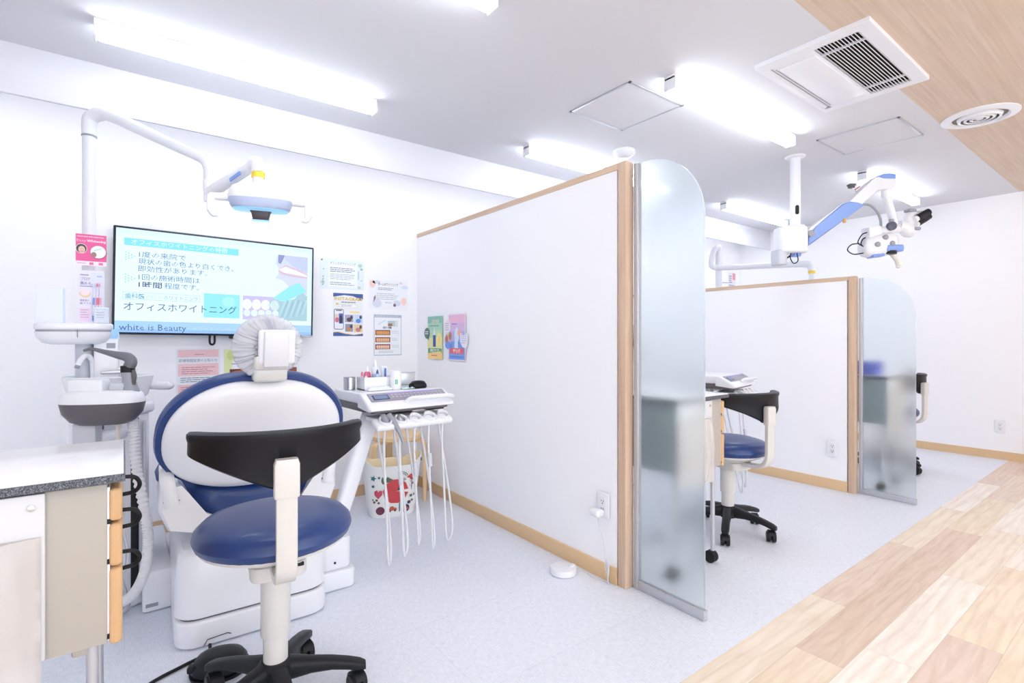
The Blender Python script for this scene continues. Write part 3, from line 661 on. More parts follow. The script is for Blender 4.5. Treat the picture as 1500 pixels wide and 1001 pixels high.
# ------------------------------------------------------------------ operator stools
def make_stool(label, loc, rz, dz, phase, group='operator stools with black curved backrests'):
    """local: backrest towards -y; dz lifts the seat"""
    t = thing('operator_stool', label, 'stool', loc, rz, group)
    S = dz
    for k in range(5):
        a = math.radians(phase + 72 * k); c, s = math.cos(a), math.sin(a)
        M = Matrix.Rotation(a - PI / 2, 4, 'Z')
        b = MB(); b.M = M
        rings = []
        for r, z, w, h in ((0.0, 0.118, 0.03, 0.030), (0.05, 0.116, 0.028, 0.030), (0.10, 0.113, 0.023, 0.022), (0.16, 0.106, 0.021, 0.017), (0.21, 0.094, 0.021, 0.015), (0.245, 0.083, 0.020, 0.014), (0.262, 0.078, 0.014, 0.010)):
            rings.append([(x, r, z + zz) for x, zz in rrect(2 * w, 2 * h, min(w, h) * 0.7, 3)])
        b.loft(rings); lg = b.build('base_leg', BLACK, t)
        b = MB(); b.M = M @ Matrix.Translation((0, 0.235, 0)) @ Matrix.Rotation(0.7 + 1.9 * k, 4, 'Z')
        for sx in (-1, 1): b.M = b.M; b.loft([[(sx * x, rr * math.cos(q), 0.029 + rr * math.sin(q)) for q in [2 * PI * i / 20 for i in range(20)]] for x, rr in ((0.005, 0.024), (0.006, 0.029), (0.021, 0.029), (0.024, 0.025))])
        hood = [[(x, 0.0 + r2 * math.cos(q), 0.031 + r2 * math.sin(q)) for q in [math.radians(10 + 150 * i / 10) for i in range(11)]] for x, r2 in ((-0.019, 0.026), (-0.017, 0.034), (0.017, 0.034), (0.019, 0.026))]
        b.loft(hood, cap=True, closed=True); b.box((0, 0, 0.031), (0.01, 0.03, 0.04), 0.003)
        b.build('caster', BLACK, lg)
    MB().lathe([(0.045, 0.085), (0.052, 0.10), (0.050, 0.138), (0.040, 0.150), (0.001, 0.152)], 28).build('hub', BLACK, t)
    MB().lathe([(0.0345, 0.148), (0.0345, 0.26 + S), (0.001, 0.26 + S)], 28).build('lower_column', PWARM, t)
    MB().lathe([(0.001, 0.225), (0.040, 0.226), (0.0415, 0.232), (0.0415, 0.40 + S), (0.001, 0.40 + S)], 28).build('upper_column', PWARM, t)
    b = MB().at((0, -0.03, 0)); b.prism(rrect(0.15, 0.17, 0.03), 0.385 + S, 0.43 + S, 0.010); b.at()
    b.lathe([(0.001, 0.41 + S), (0.08, 0.41 + S), (0.15, 0.445 + S), (0.202, 0.468 + S), (0.207, 0.478 + S), (0.001, 0.480 + S)], 40); b.build('seat_pan', PWARM, t)
    MB().box((0.055, -0.085, 0.42 + S), (0.02, 0.06, 0.010), 0.003).build('lever', BLACK, t)
    prof = [(0.001, 0.472), (0.200, 0.472), (0.212, 0.482), (0.219, 0.50), (0.214, 0.52), (0.196, 0.538), (0.15, 0.552), (0.08, 0.558), (0.001, 0.559)]
    MB().lathe([(r, z + S) for r, z in prof], 48).build('seat_cushion', BLUE, t)
    # backrest post: flat strap sweeping out and up
    path = [(-0.06, 0.425), (-0.16, 0.427), (-0.225, 0.437), (-0.262, 0.465), (-0.275, 0.51), (-0.277, 0.62), (-0.277, 0.73)]
    P = smoothpts([(0, y, z + S) for y, z in path], 6); rings = []
    for i, p in enumerate(P):
        d = (P[min(i + 1, len(P) - 1)] - P[max(i - 1, 0)]).normalized(); nrm = Vector((0, -d.z, d.y))
        rings.append([p + Vector((x, 0, 0)) + nrm * q for x, q in rrect(0.051, 0.022, 0.004, 2)])
    MB().loft(rings).build('backrest_post', PWARM, t)
    b = MB().at((0, -0.277, 0))
    b.loft([[(x * s_, y * s_ - off, z + S) for x, y in rrect(0.061, 0.034, 0.006, 2)] for z, s_, off in ((0.668, 0.97, 0), (0.672, 1, 0), (0.752, 1, 0), (0.765, 0.86, 0))]); b.build('post_cap', PWARM, t)
    # curved pad
    rings = []; n = 40
    for i in range(n + 1):
        u = -1 + 2 * i / n; a = math.radians(-90 + 60 * u)
        zt = 0.835 - 0.004 * u * u; zb = 0.672 + 0.094 * abs(math.sin(math.radians(60 * u))) / 0.866
        if abs(u) < 0.08: zb = 0.674
        e = 1 - max(0, (abs(u) - 0.94) / 0.06) * 0.35
        R = 0.245; sec = []
        th = 0.017 * e
        for dr, zz in ((-th, zb + 0.006), (-th * 0.6, zb), (th * 0.6, zb), (th, zb + 0.006), (th * 0.9, zt - 0.030), (th * 1.25, zt - 0.016), (th * 1.15, zt - 0.006), (th * 0.4, zt), (-th * 0.6, zt - 0.002), (-th, zt - 0.010)):
            zz = (zz - (zt + zb) / 2) * (0.9 + 0.1 * e) + (zt + zb) / 2
            sec.append(((R + dr) * math.cos(a), (R + dr) * math.sin(a), zz + S))
        rings.append(sec)
    MB().loft(rings).build('backrest', BLACKL, t, smooth=50)
    return t
make_stool('black backrest and navy seat stool closest to the viewpoint, in front of the dental chair', (0.365, 1.668, 0), math.radians(-7), 0.045, 61)
make_stool('navy operator stool beside the drawer cart, in front of the lower partition', (2.79, 1.62, 0), math.radians(-12), -0.012, 3)
make_stool('operator stool mostly hidden behind the shorter glass screen', (5.235, 1.575, 0), math.radians(-12), -0.012, 47)

# ------------------------------------------------------------------ drawer carts
def speck():
    m = bpy.data.materials.new('speckled_edge'); m.use_nodes = True; nt = m.node_tree; N = nt.nodes; L = nt.links; b = N['Principled BSDF']
    b.inputs['Roughness'].default_value = 0.4
    n = N.new('ShaderNodeTexNoise'); n.inputs['Scale'].default_value = 700; n.inputs['Detail'].default_value = 3; tc = N.new('ShaderNodeTexCoord'); L.new(tc.outputs['Object'], n.inputs['Vector'])
    r = N.new('ShaderNodeValToRGB'); e = r.color_ramp.elements; e[0].position = 0.46; e[0].color = lin((44, 47, 58)); e[1].position = 0.70; e[1].color = lin((150, 154, 166))
    L.new(n.outputs['Fac'], r.inputs['Fac']); L.new(r.outputs['Color'], b.inputs['Base Color']); return m
SPK = speck(); TOPW = mat('worktop_white', (250, 250, 252), 0.22, coat=0.2)
BAG = clear('thin_plastic_film', (224, 219, 218), 0.3, 0.6)
def cart(label, x1, y0, group='white topped drawer carts'):
    """x1 = right edge, y0 = front edge of the worktop"""
    t = thing('drawer_cart', label, 'cart', (x1 - 0.21, y0 + 0.21, 0), 0, group)
    WX, DY = 0.42, 0.43; hx, hy = WX / 2, DY / 2
    MB().box((0, 0, 0.831), (WX, DY, 0.016), 0.0).build('worktop_edge', SPK, t)
    MB().box((0, 0, 0.8405), (WX - 0.006, DY - 0.006, 0.004), 0.001).build('worktop', TOPW, t)
    b = MB().box((0.0, 0.0, 0.652), (WX - 0.06, DY - 0.05, 0.330), 0.002); b.build('carcass', BEIGE, t)
    MB().box((-hx + 0.026, 0, 0.652), (0.008, DY - 0.052, 0.326), 0.0).build('side_panel', GUN, t)
    b = MB().box((hx - 0.0285, 0.0, 0.650), (0.006, DY - 0.054, 0.318), 0.001); b.build('drawer_body', PWHITE, t)
    b = MB()
    for z in (0.738, 0.655, 0.50): b.box((hx - 0.0275, 0.0, z), (0.006, DY - 0.050, 0.010))
    b.build('drawer_gap', BLACK, t)
    for z0, z1 in ((0.738, 0.806), (0.644, 0.733), (0.482, 0.640)):
        d = MB().box((hx - 0.016, 0, (z0 + z1) / 2), (0.022, DY - 0.04, z1 - z0), 0.008, 3).build('drawer_front', DRAWW, t)
        zc = z1 - 0.018
        p = [(hx - 0.004, y, z) for y, z in ((0, 0.0),)]
        for yy in (-0.08,):
            MB().tube([(hx - 0.006, yy - 0.03, zc + 0.022), (hx + 0.016, yy - 0.028, zc + 0.018), (hx + 0.026, yy - 0.02, zc), (hx + 0.018, yy - 0.012, zc - 0.018), (hx - 0.006, yy - 0.010, zc - 0.022)], 0.0045, 10).build('handle', BLACK, d)
    # clip plate with hanging waste bag on the near side
    MB().box((-0.052, -hy + 0.018, 0.655), (0.275, 0.010, 0.325), 0.003).build('clip_plate', mat('plate_white', (212, 213, 218), 0.4), t)
    MB().at((0.066, -hy + 0.0125, 0.792), rx=PI / 2).lathe([(0.006, -0.002), (0.006, 0.003), (0.001, 0.004)], 14).build('rivet', STEEL, t)
    b = MB(); nx, nz = 26, 16; rows = []
    for j in range(nz + 1):
        z = 0.735 - 0.30 * j / nz; row = []
        for i in range(nx + 1):
            u = i / nx; x = -0.19 + 0.270 * u
            bul = math.sin(PI * u) ** 0.7 * (0.012 + 0.05 * math.sin(PI * min(1, (j / nz) * 0.9 + 0.05)))
            bul += 0.016 * noise.noise((x * 22, j * 0.10, 1.3)) * min(1, j / 3) + 0.007 * noise.noise((x * 60, j * 0.35, 4.0))
            row.append((x, -hy + 0.010 - abs(bul), z))
        rows.append(row)
    back = [[(p[0], -hy + 0.0115, p[2]) for p in reversed(r)] for r in rows]
    b.loft([a + c for a, c in zip(rows, back)], cap=True); b.build('plastic_bag', BAG, t, smooth=60)
    # frame and legs
    for sx in (-1, 1):
        for sy in (-1, 1):
            x = sx * (hx - 0.055); y = sy * (hy - 0.055)
            l = MB().cyl((x, y, 0.062), (x, y, 0.49), 0.0105, seg=16).build('leg', ALU, t)
            b = MB()
            for q in (-1, 1):
                b.at((x + q * 0.011, y + 0.008, 0.031), ry=PI / 2).lathe([(0.001, -0.009), (0.026, -0.009), (0.030, -0.006), (0.030, 0.006), (0.026, 0.009), (0.001, 0.009)], 22)
            b.at((x, y, 0)).box((0, 0.003, 0.048), (0.012, 0.03, 0.03), 0.004); b.build('caster', BLACK, l)
            MB().box((x - sx * 0.018, y, 0.475), (0.03, 0.014, 0.026), 0.006).build('gusset', BEIGE, t)
    return t
cart('drawer cart with speckled edge and hanging bag at the left edge of the photo', 0.002, 1.332)
cart('drawer cart in the second bay, between the tall glass screen and an operator stool', 2.388, 1.385)
cart('drawer cart seen as a blur through the shorter glass screen', 4.775, 1.31)
t = thing('glove_box', 'blurred violet blue box on the cart behind the shorter glass screen', 'box', (4.47, 1.50, 0.8425))
MB().box((0, 0, 0.05), (0.14, 0.22, 0.10), 0.008).build('carton', mat('violet_card', (96, 104, 196), 0.6), t)
MB().box((0, 0, 0.101), (0.05, 0.12, 0.004), 0.001).build('opening', PWHITE, t)

# ------------------------------------------------------------------ dental chair
def make_chair(label, loc, rz):
    t = thing('dental_chair', label, 'dental chair', loc, rz, 'navy and white dental chairs')
    b = MB(); b.prism(rrect(0.53, 0.80, 0.07, 6, 0.0, 0.15), 0.004, 0.100, 0.012, 3); b.build('base_plinth', PWHITE, t)
    MB().prism(rrect(0.50, 0.77, 0.06, 6, 0.0, 0.15), 0.098, 0.110).build('plinth_gap', DGREY, t)
    b = MB(); o = rrect(0.53, 0.80, 0.08, 6, 0.0, 0.15)
    def sc_(s, z): return [(x * s, 0.15 + (y - 0.15) * s, z) for x, y in o]
    b.loft([sc_(0.985, 0.108), sc_(1.0, 0.113), sc_(0.99, 0.22), sc_(0.965, 0.305), sc_(0.945, 0.328), sc_(0.90, 0.340)]); b.build('base_cover', PWHITE, t)
    b = MB(); b.prism(rrect(0.16, 0.24, 0.03, 5, 0.345, 0.02), 0.003, 0.085, 0.008); b.prism(rrect(0.14, 0.21, 0.03, 5, 0.34, 0.02), 0.085, 0.225, 0.012); b.build('side_step', PWHITE, t)
    MB().at((0.335, -0.086, 0.12), rx=PI / 2).lathe([(0.005, -0.002), (0.005, 0.002), (0.001, 0.002)], 12).build('plug', BLACK, t)
    MB().box((0, 0.06, 0.37), (0.40, 0.30, 0.10), 0.02).build('lift_column', PGREY, t)
    b = MB().tube([(-0.175, -0.253, 0.012), (-0.165, -0.253, 0.03), (-0.10, -0.253, 0.034), (-0.09, -0.253, 0.028)], 0.0015, 6, False); b.build('seam_mark', BLACK, t)
    # carriage with raised sides
    prof = [(-0.305, 0.585), (-0.312, 0.50), (-0.285, 0.425), (-0.20, 0.400), (0.20, 0.400), (0.285, 0.425), (0.312, 0.50), (0.305, 0.585), (0.250, 0.590), (0.17, 0.47), (0.08, 0.420), (-0.08, 0.420), (-0.17, 0.47), (-0.250, 0.590)]
    rings = []
    for y, s in ((-0.205, 0.96), (-0.195, 0.985), (-0.17, 1.0), (0.20, 1.0), (0.215, 0.97)):
        rings.append([(x * s, y + (0.05 * (0.59 - z) if y < 0 else 0), 0.49 + (z - 0.49) * s) for x, z in prof])
    MB().loft(rings).build('seat_carriage', PWHITE, t, smooth=50)
    # seat cushion with dished middle, then leg rest
    rings = []
    for y, w, h, dip, zb in ((-0.175, 0.14, 0.05, 0.030, 0.49), (-0.165, 0.19, 0.10, 0.045, 0.50), (-0.12, 0.225, 0.14, 0.055, 0.515), (-0.05, 0.26, 0.12, 0.055, 0.53), (0.04, 0.315, 0.085, 0.04, 0.55), (0.22, 0.32, 0.085, 0.03, 0.55), (0.42, 0.30, 0.085, 0.03, 0.55), (0.60, 0.24, 0.085, 0.03, 0.53), (0.85, 0.20, 0.08, 0.03, 0.50), (1.00, 0.18, 0.06, 0.03, 0.47), (1.04, 0.13, 0.03, 0.02, 0.46)):
        top = []; bot = []
        for k in range(15):
            q = -1 + 2 * k / 14; e = (1 - abs(q) ** 6) ** 0.5
            top.append((q * w, y, zb + h * e * 0.6 - dip * (1 - q * q) + dip * 0.3)); bot.append((q * w, y, zb - h * 0.5 * e - dip * 0.7 * (1 - q * q)))
        rings.append(top + list(reversed(bot[1:-1])))
    MB().loft(rings).build('seat_cushion', BLUE, t, smooth=60)
    for s in (-1, 1):
        MB().tube([(s * 0.262, -0.13, 0.645), (s * 0.285, -0.17, 0.635), (s * 0.283, -0.205, 0.60), (s * 0.270, -0.208, 0.52)], 0.019, 12, flat=(1.2, 0.75)).build('hinge_arm', PWHITE, t)
        MB().box((s * 0.272, -0.200, 0.535), (0.050, 0.006, 0.004)).build('hinge_slot', BLACK, t)
    # backrest, leaning back towards -y
    tilt = math.radians(25); C = Vector((0, -0.245, 0.765))
    up = Vector((0, -math.sin(tilt), math.cos(tilt))); nb = Vector((0, -math.cos(tilt), -math.sin(tilt)))
    def outline(s, k=72):
        o = []
        for i in range(k):
            a = 2 * PI * i / k; c, q = math.cos(a), math.sin(a); n = 2.35
            x = 0.325 * abs(c) ** (2 / n) * (1 if c >= 0 else -1); v = 0.248 * abs(q) ** (2 / n) * (1 if q >= 0 else -1)
            x *= 1 - 0.05 * (v / 0.248) - 0.04 * (v / 0.248) ** 2
            if v > 0: v -= 0.012 * math.exp(-(x / 0.06) ** 2)
            o.append((x * s, v * s))
        return o
    def ring(s, w, off=0.0): return [C + Vector((x, 0, 0)) + up * (v + off) + nb * w for x, v in outline(s)]
    b = MB(); b.loft([ring(0.90, 0.0), ring(0.925, 0.008), ring(0.93, 0.018), ring(0.915, 0.030), ring(0.87, 0.042), ring(0.75, 0.054), ring(0.55, 0.062), ring(0.30, 0.066), ring(0.08, 0.067)])
    b.build('backrest_shell', PWHITE, t, smooth=60)
    b = MB(); b.loft([ring(0.93, 0.008), ring(0.985, 0.004), ring(1.0, -0.012), ring(0.995, -0.034), ring(0.95, -0.052), ring(0.80, -0.058), ring(0.45, -0.048), ring(0.1, -0.044)])
    b.build('backrest_cushion', BLUE, t, smooth=60)
    # headrest
    hx = 0.020; tl = math.radians(14)
    MB().at((hx, -0.372, 0.992), rx=-tl + 0.3).box((0, 0, 0), (0.112, 0.062, 0.062), 0.012, 3).build('headrest_mount', PWARM, t)
    MB().at((hx, -0.402, 1.030), rx=0.12).box((0, 0, 0), (0.114, 0.036, 0.05), 0.010, 3).build('headrest_hinge', PWARM, t)
    MB().at((hx + 0.012, -0.432, 1.078), rx=0.15).box((0, 0, 0), (0.082, 0.020, 0.128), 0.006, 3).build('headrest_bar', mat('pale_grey_plastic', (222, 223, 229), 0.3), t)
    MB().at((hx + 0.016, -0.418, 1.086), rx=0.15).box((0, 0, 0), (0.122, 0.024, 0.124), 0.010, 3).build('headrest_plate', PWHITE, t)
    MB().at((hx - 0.045, -0.40, 1.075), rx=0.15).box((0, 0, 0.012), (0.02, 0.03, 0.010), 0.002).box((0, 0, -0.012), (0.02, 0.03, 0.010), 0.002).build('headrest_lock', MGREY, t)
    M = Matrix.Translation((0.012, -0.375, 1.086)) @ Matrix.Rotation(0.15, 4, 'X') @ Matrix.Rotation(PI / 2, 4, 'X')   # lathe axis -> -y
    b = MB(); b.M = M
    b.lathe([(0.001, -0.055), (0.07, -0.052), (0.096, -0.036), (0.104, -0.012), (0.100, 0.008), (0.086, 0.016), (0.001, 0.018)], 48, sy=0.98); b.build('headrest_cushion', BLUE, t)
    prof = [(0.001, -0.064), (0.06, -0.062), (0.094, -0.050), (0.110, -0.030), (0.117, -0.008), (0.114, 0.012), (0.102, 0.028), (0.086, 0.034), (0.066, 0.032), (0.054, 0.027)]
    b = MB(); b.M = M; seg = 200; rings = []
    for j, (r, z) in enumerate(prof):
        row = []; amp = 0.0 if j < 2 else 0.0014 + 0.0060 * (j / (len(prof) - 1))
        for i in range(seg):
            a = 2 * PI * i / seg; ca, sa = math.cos(a), math.sin(a)
            q = noise.noise((ca * 9, sa * 9, j * 0.22)) + 0.6 * noise.noise((ca * 24, sa * 24, j * 0.15 + 5)) + 0.22 * math.sin(a * 29 + 3 * math.sin(3 * a)) + 0.5 * noise.noise((ca * 40, sa * 40, 3 + j * 0.5))
            rr = r + amp * q * 0.7
            row.append((rr * ca * (1 + 0.03 * ca) + max(0, j - 6) * 0.006, rr * sa, z + amp * q * 1.2))
        rings.append(row)
    b.loft(rings, cap=False); b.build('headrest_cover', clear('crinkled_film', (242, 243, 248), 0.22, 0.60), t, smooth=70)
    return t
ch = make_chair('navy blue dental chair seen from behind, plastic cover on its headrest, in the first bay', (0.413, 2.385, 0), math.radians(-2))
dup(ch, (0.25 + CUB, 2.56, 0), math.radians(-2), 'dental chair in the second bay, mostly hidden behind partition and tall glass screen')

# ------------------------------------------------------------------ delivery unit (instrument table on an arm)
PANEL = mat('control_panel_grey', (150, 146, 158), 0.3)
def make_unit(label, loc, rz, foot):
    t = thing('instrument_table', label, 'instrument table', loc, rz, 'white instrument tables with control panels')
    b = MB(); b.prism(rrect(0.44, 0.36, 0.035, 6, 0, 0.04), 0.812, 0.862, 0.008, 3); b.build('tray', PWHITE, t)
    prof = [(-0.10, 0.864), (-0.13, 0.862), (-0.165, 0.844), (-0.205, 0.820), (-0.226, 0.803), (-0.228, 0.792), (-0.214, 0.786), (-0.10, 0.797)]
    rings = []
    for x, s in ((-0.225, 0.80), (-0.222, 0.93), (-0.215, 1.0), (0.215, 1.0), (0.222, 0.93), (0.225, 0.80)):
        rings.append([(x, -0.10 + (y + 0.10) * s, 0.822 + (z - 0.822) * (0.6 + 0.4 * s)) for y, z in prof])
    MB().loft(rings).build('console', PWHITE, t, smooth=40)
    b = MB(); b.prism(rrect(0.425, 0.37, 0.04, 6, 0, 0.02), 0.776, 0.815, 0.006); b.build('underside', DGREY, t)
    b = MB(); b.prism(rrect(0.40, 0.05, 0.02, 6, 0, -0.185), 0.776, 0.790, 0.004); b.build('front_lip', DGREY, t)
    sl = math.atan2(0.042, 0.075)
    def on_slope(): return MB().at((0, -0.1675, 0.8447), rx=sl)
    b = on_slope(); b.box((0.0, 0, 0.0), (0.40, 0.062, 0.004), 0.001); b.build('control_panel', PANEL, t)
    b = on_slope(); b.box((-0.145, -0.004, 0.002), (0.078, 0.036, 0.003), 0.001); b.build('display', mat('display_navy', (58, 74, 120), 0.15), t)
    b = on_slope(); b.box((-0.145, -0.004, 0.0036), (0.066, 0.026, 0.001)); b.build('display_glow', emat((132, 150, 196), 0.7), t)
    b = on_slope(); b.box((0.02, 0.026, 0.0025), (0.26, 0.004, 0.002)); b.build('light_strip', emat((176, 150, 236), 1.1), t)
    b = on_slope()
    for k in range(14):
        for j in range(2): b.box((-0.085 + k * 0.020, 0.010 - j * 0.017, 0.0025), (0.010, 0.006, 0.001))
    b.build('button', mat('button_pale', (190, 188, 200), 0.4), t)
    MB().tube([(-0.03, -0.205, 0.822), (-0.015, -0.222, 0.835), (0.03, -0.238, 0.838), (0.16, -0.238, 0.838), (0.205, -0.225, 0.832), (0.215, -0.20, 0.825)], 0.013, 12, flat=(1.0, 0.8)).build('handle', PWHITE, t)
    MB().box((0.16, -0.10, 0.768), (0.10, 0.10, 0.016), 0.004).build('side_box', BLACK, t)
    MB().box((-0.02, -0.02, 0.765), (0.16, 0.16, 0.03), 0.008).build('neck', STEEL, t)
    # instrument holder
    b = MB(); b.at((0, -0.215, 0.728), rx=0.5).box((0.0, 0.0, 0.0), (0.40, 0.075, 0.030), 0.012, 3); b.build('instrument_holder', PWHITE, t)
    b = MB(); b.box((0, -0.14, 0.742), (0.36, 0.12, 0.022), 0.006); b.build('holder_beam', PWHITE, t)
    for k in range(5):
        x = -0.15 + 0.076 * k
        b = MB(); b.at((x, -0.222, 0.735), rx=0.5)
        b.lathe([(0.0235, -0.028), (0.030, -0.020), (0.031, 0.014), (0.028, 0.020), (0.022, 0.016), (0.0215, -0.02), (0.0235, -0.028)], 24, cap=False); b.build('holder_cup', PWHITE, t)
        b = MB(); b.at((x, -0.222, 0.735), rx=0.5).lathe([(0.0215, 0.006), (0.001, 0.004)], 20, cap=False); b.build('cup_recess', mat('recess_grey%d' % min(k, 2), [(92, 92, 98), (120, 116, 116), (190, 186, 190)][min(k, 2)], 0.5), t)
        xe = x + (0.02, 0.028, 0.018, 0.022, 0.05)[k]; zb = (0.10, 0.12, 0.15, 0.11, 0.13)[k]
        if foot < 0.1 and k > 1: continue
        MB().tube([(x, -0.222, 0.715), (x - 0.01, -0.235, 0.60), (x - 0.006, -0.25, 0.35), (x + 0.002, -0.25, zb + 0.04), ((x + xe) / 2 + 0.005, -0.235, zb), (xe + 0.016, -0.21, zb + 0.06), (xe + 0.018, -0.16, 0.40), (xe, -0.11, 0.66), (xe, -0.10, 0.74)], 0.0052 if k != 1 else 0.0065, 10).build('hose', HOSE, t)
        if k in (1, 2, 3):
            MB().cyl((x - 0.0085, -0.248, 0.42 + 0.03 * k), (x - 0.0095, -0.242, 0.48 + 0.03 * k), 0.011, seg=14).build('hose_connector', PGREY, t)
    MB().tube([(-0.125, -0.205, 0.765), (-0.112, -0.235, 0.735), (-0.098, -0.262, 0.69), (-0.085, -0.275, 0.64)], [0.016, 0.014, 0.009, 0.005], 12).build('syringe', MGREY, t)
    MB().tube([(-0.150, -0.20, 0.760), (-0.148, -0.225, 0.742), (-0.146, -0.24, 0.725)], [0.018, 0.016, 0.012], 12).build('handpiece', MGREY, t)
    MB().tube([(-0.074, -0.20, 0.757), (-0.074, -0.225, 0.740), (-0.074, -0.24, 0.722)], [0.013, 0.012, 0.009], 12).build('handpiece', STEEL, t)
    if True:
        R = Matrix.Rotation(0, 4, 'Z')
        rings = []
        for x, y, z, w in ((-0.295, -0.05, foot, 0.05), (-0.29, -0.05, 0.30, 0.05), (-0.235, -0.04, 0.44, 0.052), (-0.17, -0.02, 0.62, 0.055), (-0.12, -0.01, 0.735, 0.06), (-0.10, 0.0, 0.775, 0.06)):
            rings.append([(x + px_, y + py_, z) for px_, py_ in rrect(w * 1.5, w * 1.1, 0.02, 4)])
        MB().loft(rings).build('support_arm', PWHITE, t, smooth=50)
    return t
UX, UY = 1.075, 2.42
make_unit('instrument table with bottles on top and hanging hoses, right of the dental chair', (UX, UY, 0), math.radians(3), 0.228)
make_unit('instrument table in the second bay, only its corner showing past the tall glass screen', (3.33, 2.05, 0), math.radians(12), 0.002)
# ---- things on the first table (top at z 0.862)
TZ = 0.8625
t = thing('steel_cup', 'brushed steel cup on the left end of the instrument table', 'cup', (0.885, 2.50, TZ))
MB().lathe([(0.001, 0.002), (0.026, 0), (0.028, 0.002), (0.028, 0.060), (0.0295, 0.062), (0.0265, 0.061), (0.0262, 0.004), (0.001, 0.004)], 32, cap=False).build('cup_body', STEEL, t)
MB().lathe([(0.0285, 0.030), (0.0285, 0.033)], 32, cap=False).build('band', ALU, t)
t = thing('white_organizer', 'open white plastic box on the instrument table, holding bottles and tubes', 'box', (1.005, 2.45, TZ))
b = MB()
for (c, s) in (((0, 0, 0.003), (0.165, 0.10, 0.005)), ((0, -0.049, 0.032), (0.165, 0.003, 0.062)), ((0, 0.049, 0.032), (0.165, 0.003, 0.062)), ((-0.081, 0, 0.032), (0.003, 0.10, 0.062)), ((0.081, 0, 0.032), (0.003, 0.10, 0.062))): b.box(c, s)
b.build('box_body', PWHITE, t); MB().box((-0.02, 0, 0.034), (0.002, 0.094, 0.05)).build('divider', PWHITE, t)
def bottle(label, loc, r, h, col, capc, neck=0.4, label_c=None):
    t = thing('bottle', label, 'bottle', loc)
    MB().lathe([(0.001, 0), (r * 0.95, 0.001), (r, 0.004), (r, h * 0.62), (r * 0.85, h * 0.72), (r * neck, h * 0.78), (0.001, h * 0.78)], 24).build('bottle_body', col, t)
    MB().lathe([(0.001, h * 0.77), (r * neck * 1.25, h * 0.77), (r * neck * 1.2, h * 0.88), (r * neck * 0.5, h), (0.001, h)], 18).build('cap', capc, t)
    if label_c: MB().lathe([(r * 1.01, h * 0.15), (r * 1.01, h * 0.5)], 24, cap=False).build('bottle_label', label_c, t)
bottle('bottle of pink liquid with white cap in the organizer on the instrument table', (0.965, 2.472, TZ + 0.007), 0.017, 0.105, mat('pink_liquid', (206, 74, 112), 0.2), PWHITE)
bottle('tallest white bottle with pointed nozzle in the organizer on the instrument table', (1.010, 2.480, TZ + 0.007), 0.019, 0.135, mat('bottle_white', (228, 232, 242), 0.3), PWHITE, 0.45, ink((196, 206, 232)))
bottle('small pale blue bottle with dark blue cap in front in the organizer', (1.000, 2.430, TZ + 0.007), 0.011, 0.092, mat('pale_blue_liquid', (168, 198, 232), 0.2), mat('dark_blue_cap', (62, 82, 150), 0.4))
bottle('thin pink capped bottle at the left end of the organizer', (0.934, 2.462, TZ + 0.007), 0.008, 0.082, mat('pale_pink', (226, 170, 190), 0.3), mat('pink_cap', (214, 120, 150), 0.4), 0.6)
bottle('thin white and pink bottle beside the pink liquid bottle in the organizer', (0.944, 2.435, TZ + 0.007), 0.007, 0.08, mat('bottle_white', (228, 232, 242), 0.3), mat('pink_cap', (214, 120, 150), 0.4), 0.6)
t = thing('paste_tube', 'white and blue squeeze tube standing in the organizer', 'tube', (1.055, 2.474, TZ + 0.007))
b = MB(); b.loft([[(x, y, z) for x, y in rrect(w, d, d * 0.45, 4)] for z, w, d in ((0.0, 0.026, 0.026), (0.02, 0.028, 0.028), (0.075, 0.032, 0.014), (0.105, 0.034, 0.004))]); b.build('tube_body', mat('tube_white', (226, 232, 242), 0.35), t)
b = MB(); b.M = Matrix.Translation((0, -0.0155, 0.045)); b.rect(-0.006, 0.0, 0.004, 0.05, ink((84, 120, 190)), 0); b.build('tube_print', None, t, smooth=0, fixn=False)
t = thing('paper_cup', 'white cylinder tub with a green mark standing at the right of the organizer', 'cup', (1.072, 2.375, TZ))
MB().lathe([(0.001, 0), (0.027, 0.0), (0.028, 0.002), (0.028, 0.088), (0.026, 0.092), (0.001, 0.092)], 32).build('tub_body', PWHITE, t)
b = MB().at((0, 0, 0))
for a0 in (-2.05, -1.8): b.loft([[(0.0284 * math.cos(a), 0.0284 * math.sin(a), z) for a in (a0, a0 + 0.08, a0 + 0.16)] for z in (0.028, 0.052)], cap=False, closed=False)
b.build('green_mark', ink((60, 170, 110)), t)
t = thing('instrument_case', 'flat grey steel case standing behind the white tub on the instrument table', 'case', (1.20, 2.565, TZ))
MB().box((0, 0, 0.034), (0.13, 0.03, 0.066), 0.004).build('case_body', STEEL, t); MB().box((0, 0, 0.069), (0.134, 0.034, 0.005), 0.002).build('case_lid', ALU, t)
t = thing('black_mirror_grip', 'rounded black plastic device lying on the right of the instrument table', 'device', (1.195, 2.375, TZ))
b = MB(); b.loft([[(x * 1.0, y, z) for x, y in superell(a, d, 2.6, 28)] for z, a, d in ((0, 0.040, 0.026), (0.006, 0.045, 0.031), (0.02, 0.042, 0.030), (0.034, 0.032, 0.022), (0.038, 0.016, 0.010))]); b.build('shell', BLACKL, t, smooth=60)
MB().tube([(-0.03, -0.01, 0.026), (-0.05, -0.015, 0.022), (-0.056, -0.02, 0.008)], 0.006, 8).build('spout', BLACK, t)
t = MB(); rows = []
for j in range(9): rows.append([(-0.03 + 0.0085 * i, -0.02 + 0.006 * j, 0.004 + 0.012 * abs(noise.noise((i * 0.5, j * 0.6, 2)))) for i in range(9)])
t.loft(rows, cap=False, closed=False); o = t.build('tissue', mat('pale_teal_tissue', (206, 232, 232), 0.8), None, smooth=60)
